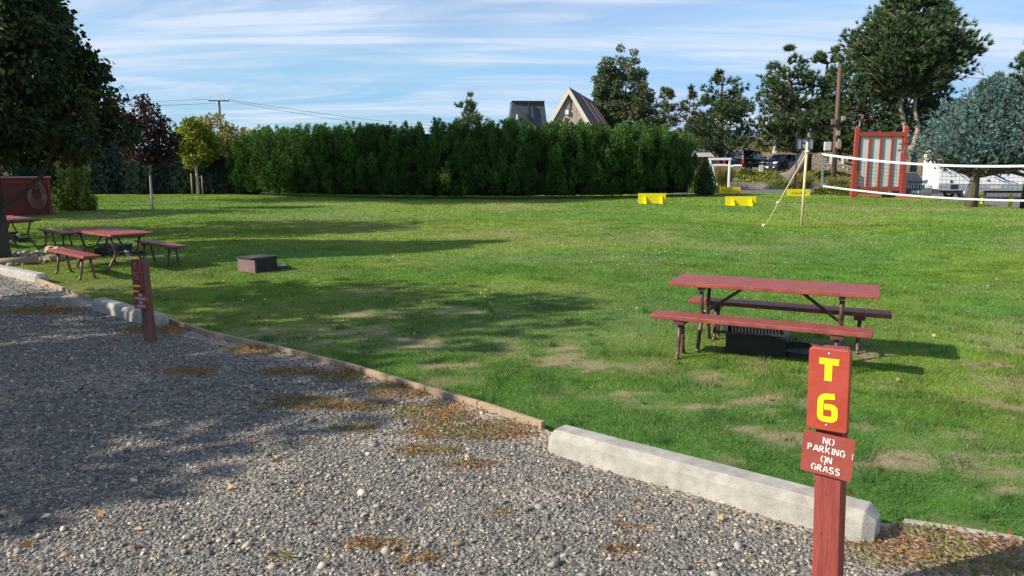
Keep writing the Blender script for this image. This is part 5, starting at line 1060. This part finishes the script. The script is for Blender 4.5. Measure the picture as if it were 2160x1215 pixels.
def np_sign(t,z,tilt,mat,wd=.187,hh=.165,y=-.062):
    s=bpy.data.objects.new('no_parking_sign',None)
    mb=MB(); mb.prism([(p_[0],p_[1]) for p_ in rr(wd,hh,.004,2)],-.003,.003,'y'); o=mb.build('notice_plate',mat,t); o.location=(0.0,y,z); o.rotation_euler=(0,tilt,0); bpy.data.objects.remove(s)
    mb=MB(); sw=.0048
    text(mb,'NO',.0,.056,.024,sw,-.0052); text(mb,'PARKING',-.005,.020,.024,sw,-.0052); text(mb,'ON',.0,-.018,.024,sw,-.0052); text(mb,'GRASS',0,-.056,.024,sw,-.0052)
    mb.build('stencil_lettering',STENC,o); mb=MB(); ribbon(mb,[(.0895,.028),(.0895,.006)],.0035,-.0052); mb.build('stencil_tick',STENC,o)
    for dz in(.037,-.037): mb=MB(); mb.lathe([(.001,.0),(.0042,0),(.0042,.002),(.001,.003)],12); mb.v=[(v[0]-.004,-.004-v[2],v[1]+dz) for v in mb.v]; mb.build('screw',GALV,o)
    return o
# T6
bx=G(1745,1272); 
t=thing('site_post','upright red post reading T 6 with a NO PARKING ON GRASS plate','site marker',(1.258,2.80,0),R(-36))
t.rotation_euler=(0,R(-2.0),R(-36))
mb=MB(); mb.box((0,0,.52),(.098,.098,1.10)); mb.build('post',POSTR,t,.005)
mb=MB(); mb.prism(rr(.146,.315,.012),-.085,-.050,'y'); hd=mb.build('headboard',HEAD,t,.003); hd.location=(0,0,.925); hd.rotation_euler=(0,R(.6),0)
mb=MB(); mb.prism([(-.034,.122),(.036,.122),(.036,.098),(.013,.098),(.013,.036),(-.014,.036),(-.014,.098),(-.034,.098)],-.0865,-.0855,'y'); mb.build('letter_t',YEL,hd)
mb=MB(); pts=[(.026,-.022)]+arc(.010,-.046,.038,.024,78,130,4)[0:0]+[(.0,-.024)]+arc(-.002,-.046,.022,.022,100,180,4)+[(-.024,-.085)]+arc(-.010,-.098,.014,.014,180,270,3)+[(.014,-.112)]+arc(.014,-.098,.014,.014,-90,0,3)[1:]+[(.028,-.082)]+arc(.014,-.076,.014,.012,0,90,3)[1:]+[(-.010,-.064)]
ribbon(mb,pts,.022,-.0868,.001); mb.build('digit_6',YEL,hd)
for dz in(.14,-.135): mb=MB(); mb.lathe([(.001,.0),(.0045,0),(.0045,.002),(.001,.003)],12); mb.v=[(v[0],-.085-v[2],v[1]+dz) for v in mb.v]; mb.build('screw',GALV,hd)
np_sign(t,.665,R(4),SIGNR)
# T5
t=thing('site_post','weathered red-brown post reading T 5 with an arrow and a NO PARKING ON GRASS plate','site marker',(-3.63,7.46,0),R(-22)); t.rotation_euler=(R(0),R(-2.0),R(-22))
mb=MB(); mb.box((0,0,.41),(.085,.085,.86)); mb.build('post',M('worn_brown_post',(.10,.05,.035),.9,.3,5,.6,30,c2=(.26,.13,.09),stretch=(1,1,.25)),t,.008)
mb=MB(); mb.prism(rr(.11,.31,.006),-.085,-.050,'y'); hd=mb.build('headboard',REDD,t,.003); hd.location=(-.01,0,.70)
DIM=M('flaking_yellow',(.38,.28,.10),.7,.3,30)
mb=MB(); ribbon(mb,[(-.03,.115),(.02,.115)],.007,-.0865,.001); ribbon(mb,[(-.003,.108),(-.003,.06)],.007,-.0865,.001); mb.build('letter_t',DIM,hd)
mb=MB(); ribbon(mb,[(.028,.025),(-.022,.028),(-.022,-.004),(.022,-.008),(.026,-.038),(-.02,-.036)],.007,-.0865,.001); mb.build('digit_5',DIM,hd)
mb=MB(); mb.prism([(-.05,-.105),(-.03,-.085),(-.03,-.096),(.045,-.096),(.045,-.116),(-.03,-.116),(-.03,-.125)],-.0868,-.0856,'y'); mb.build('arrow',YEL,hd)
np_sign(t,.445,R(2),SIGNR)
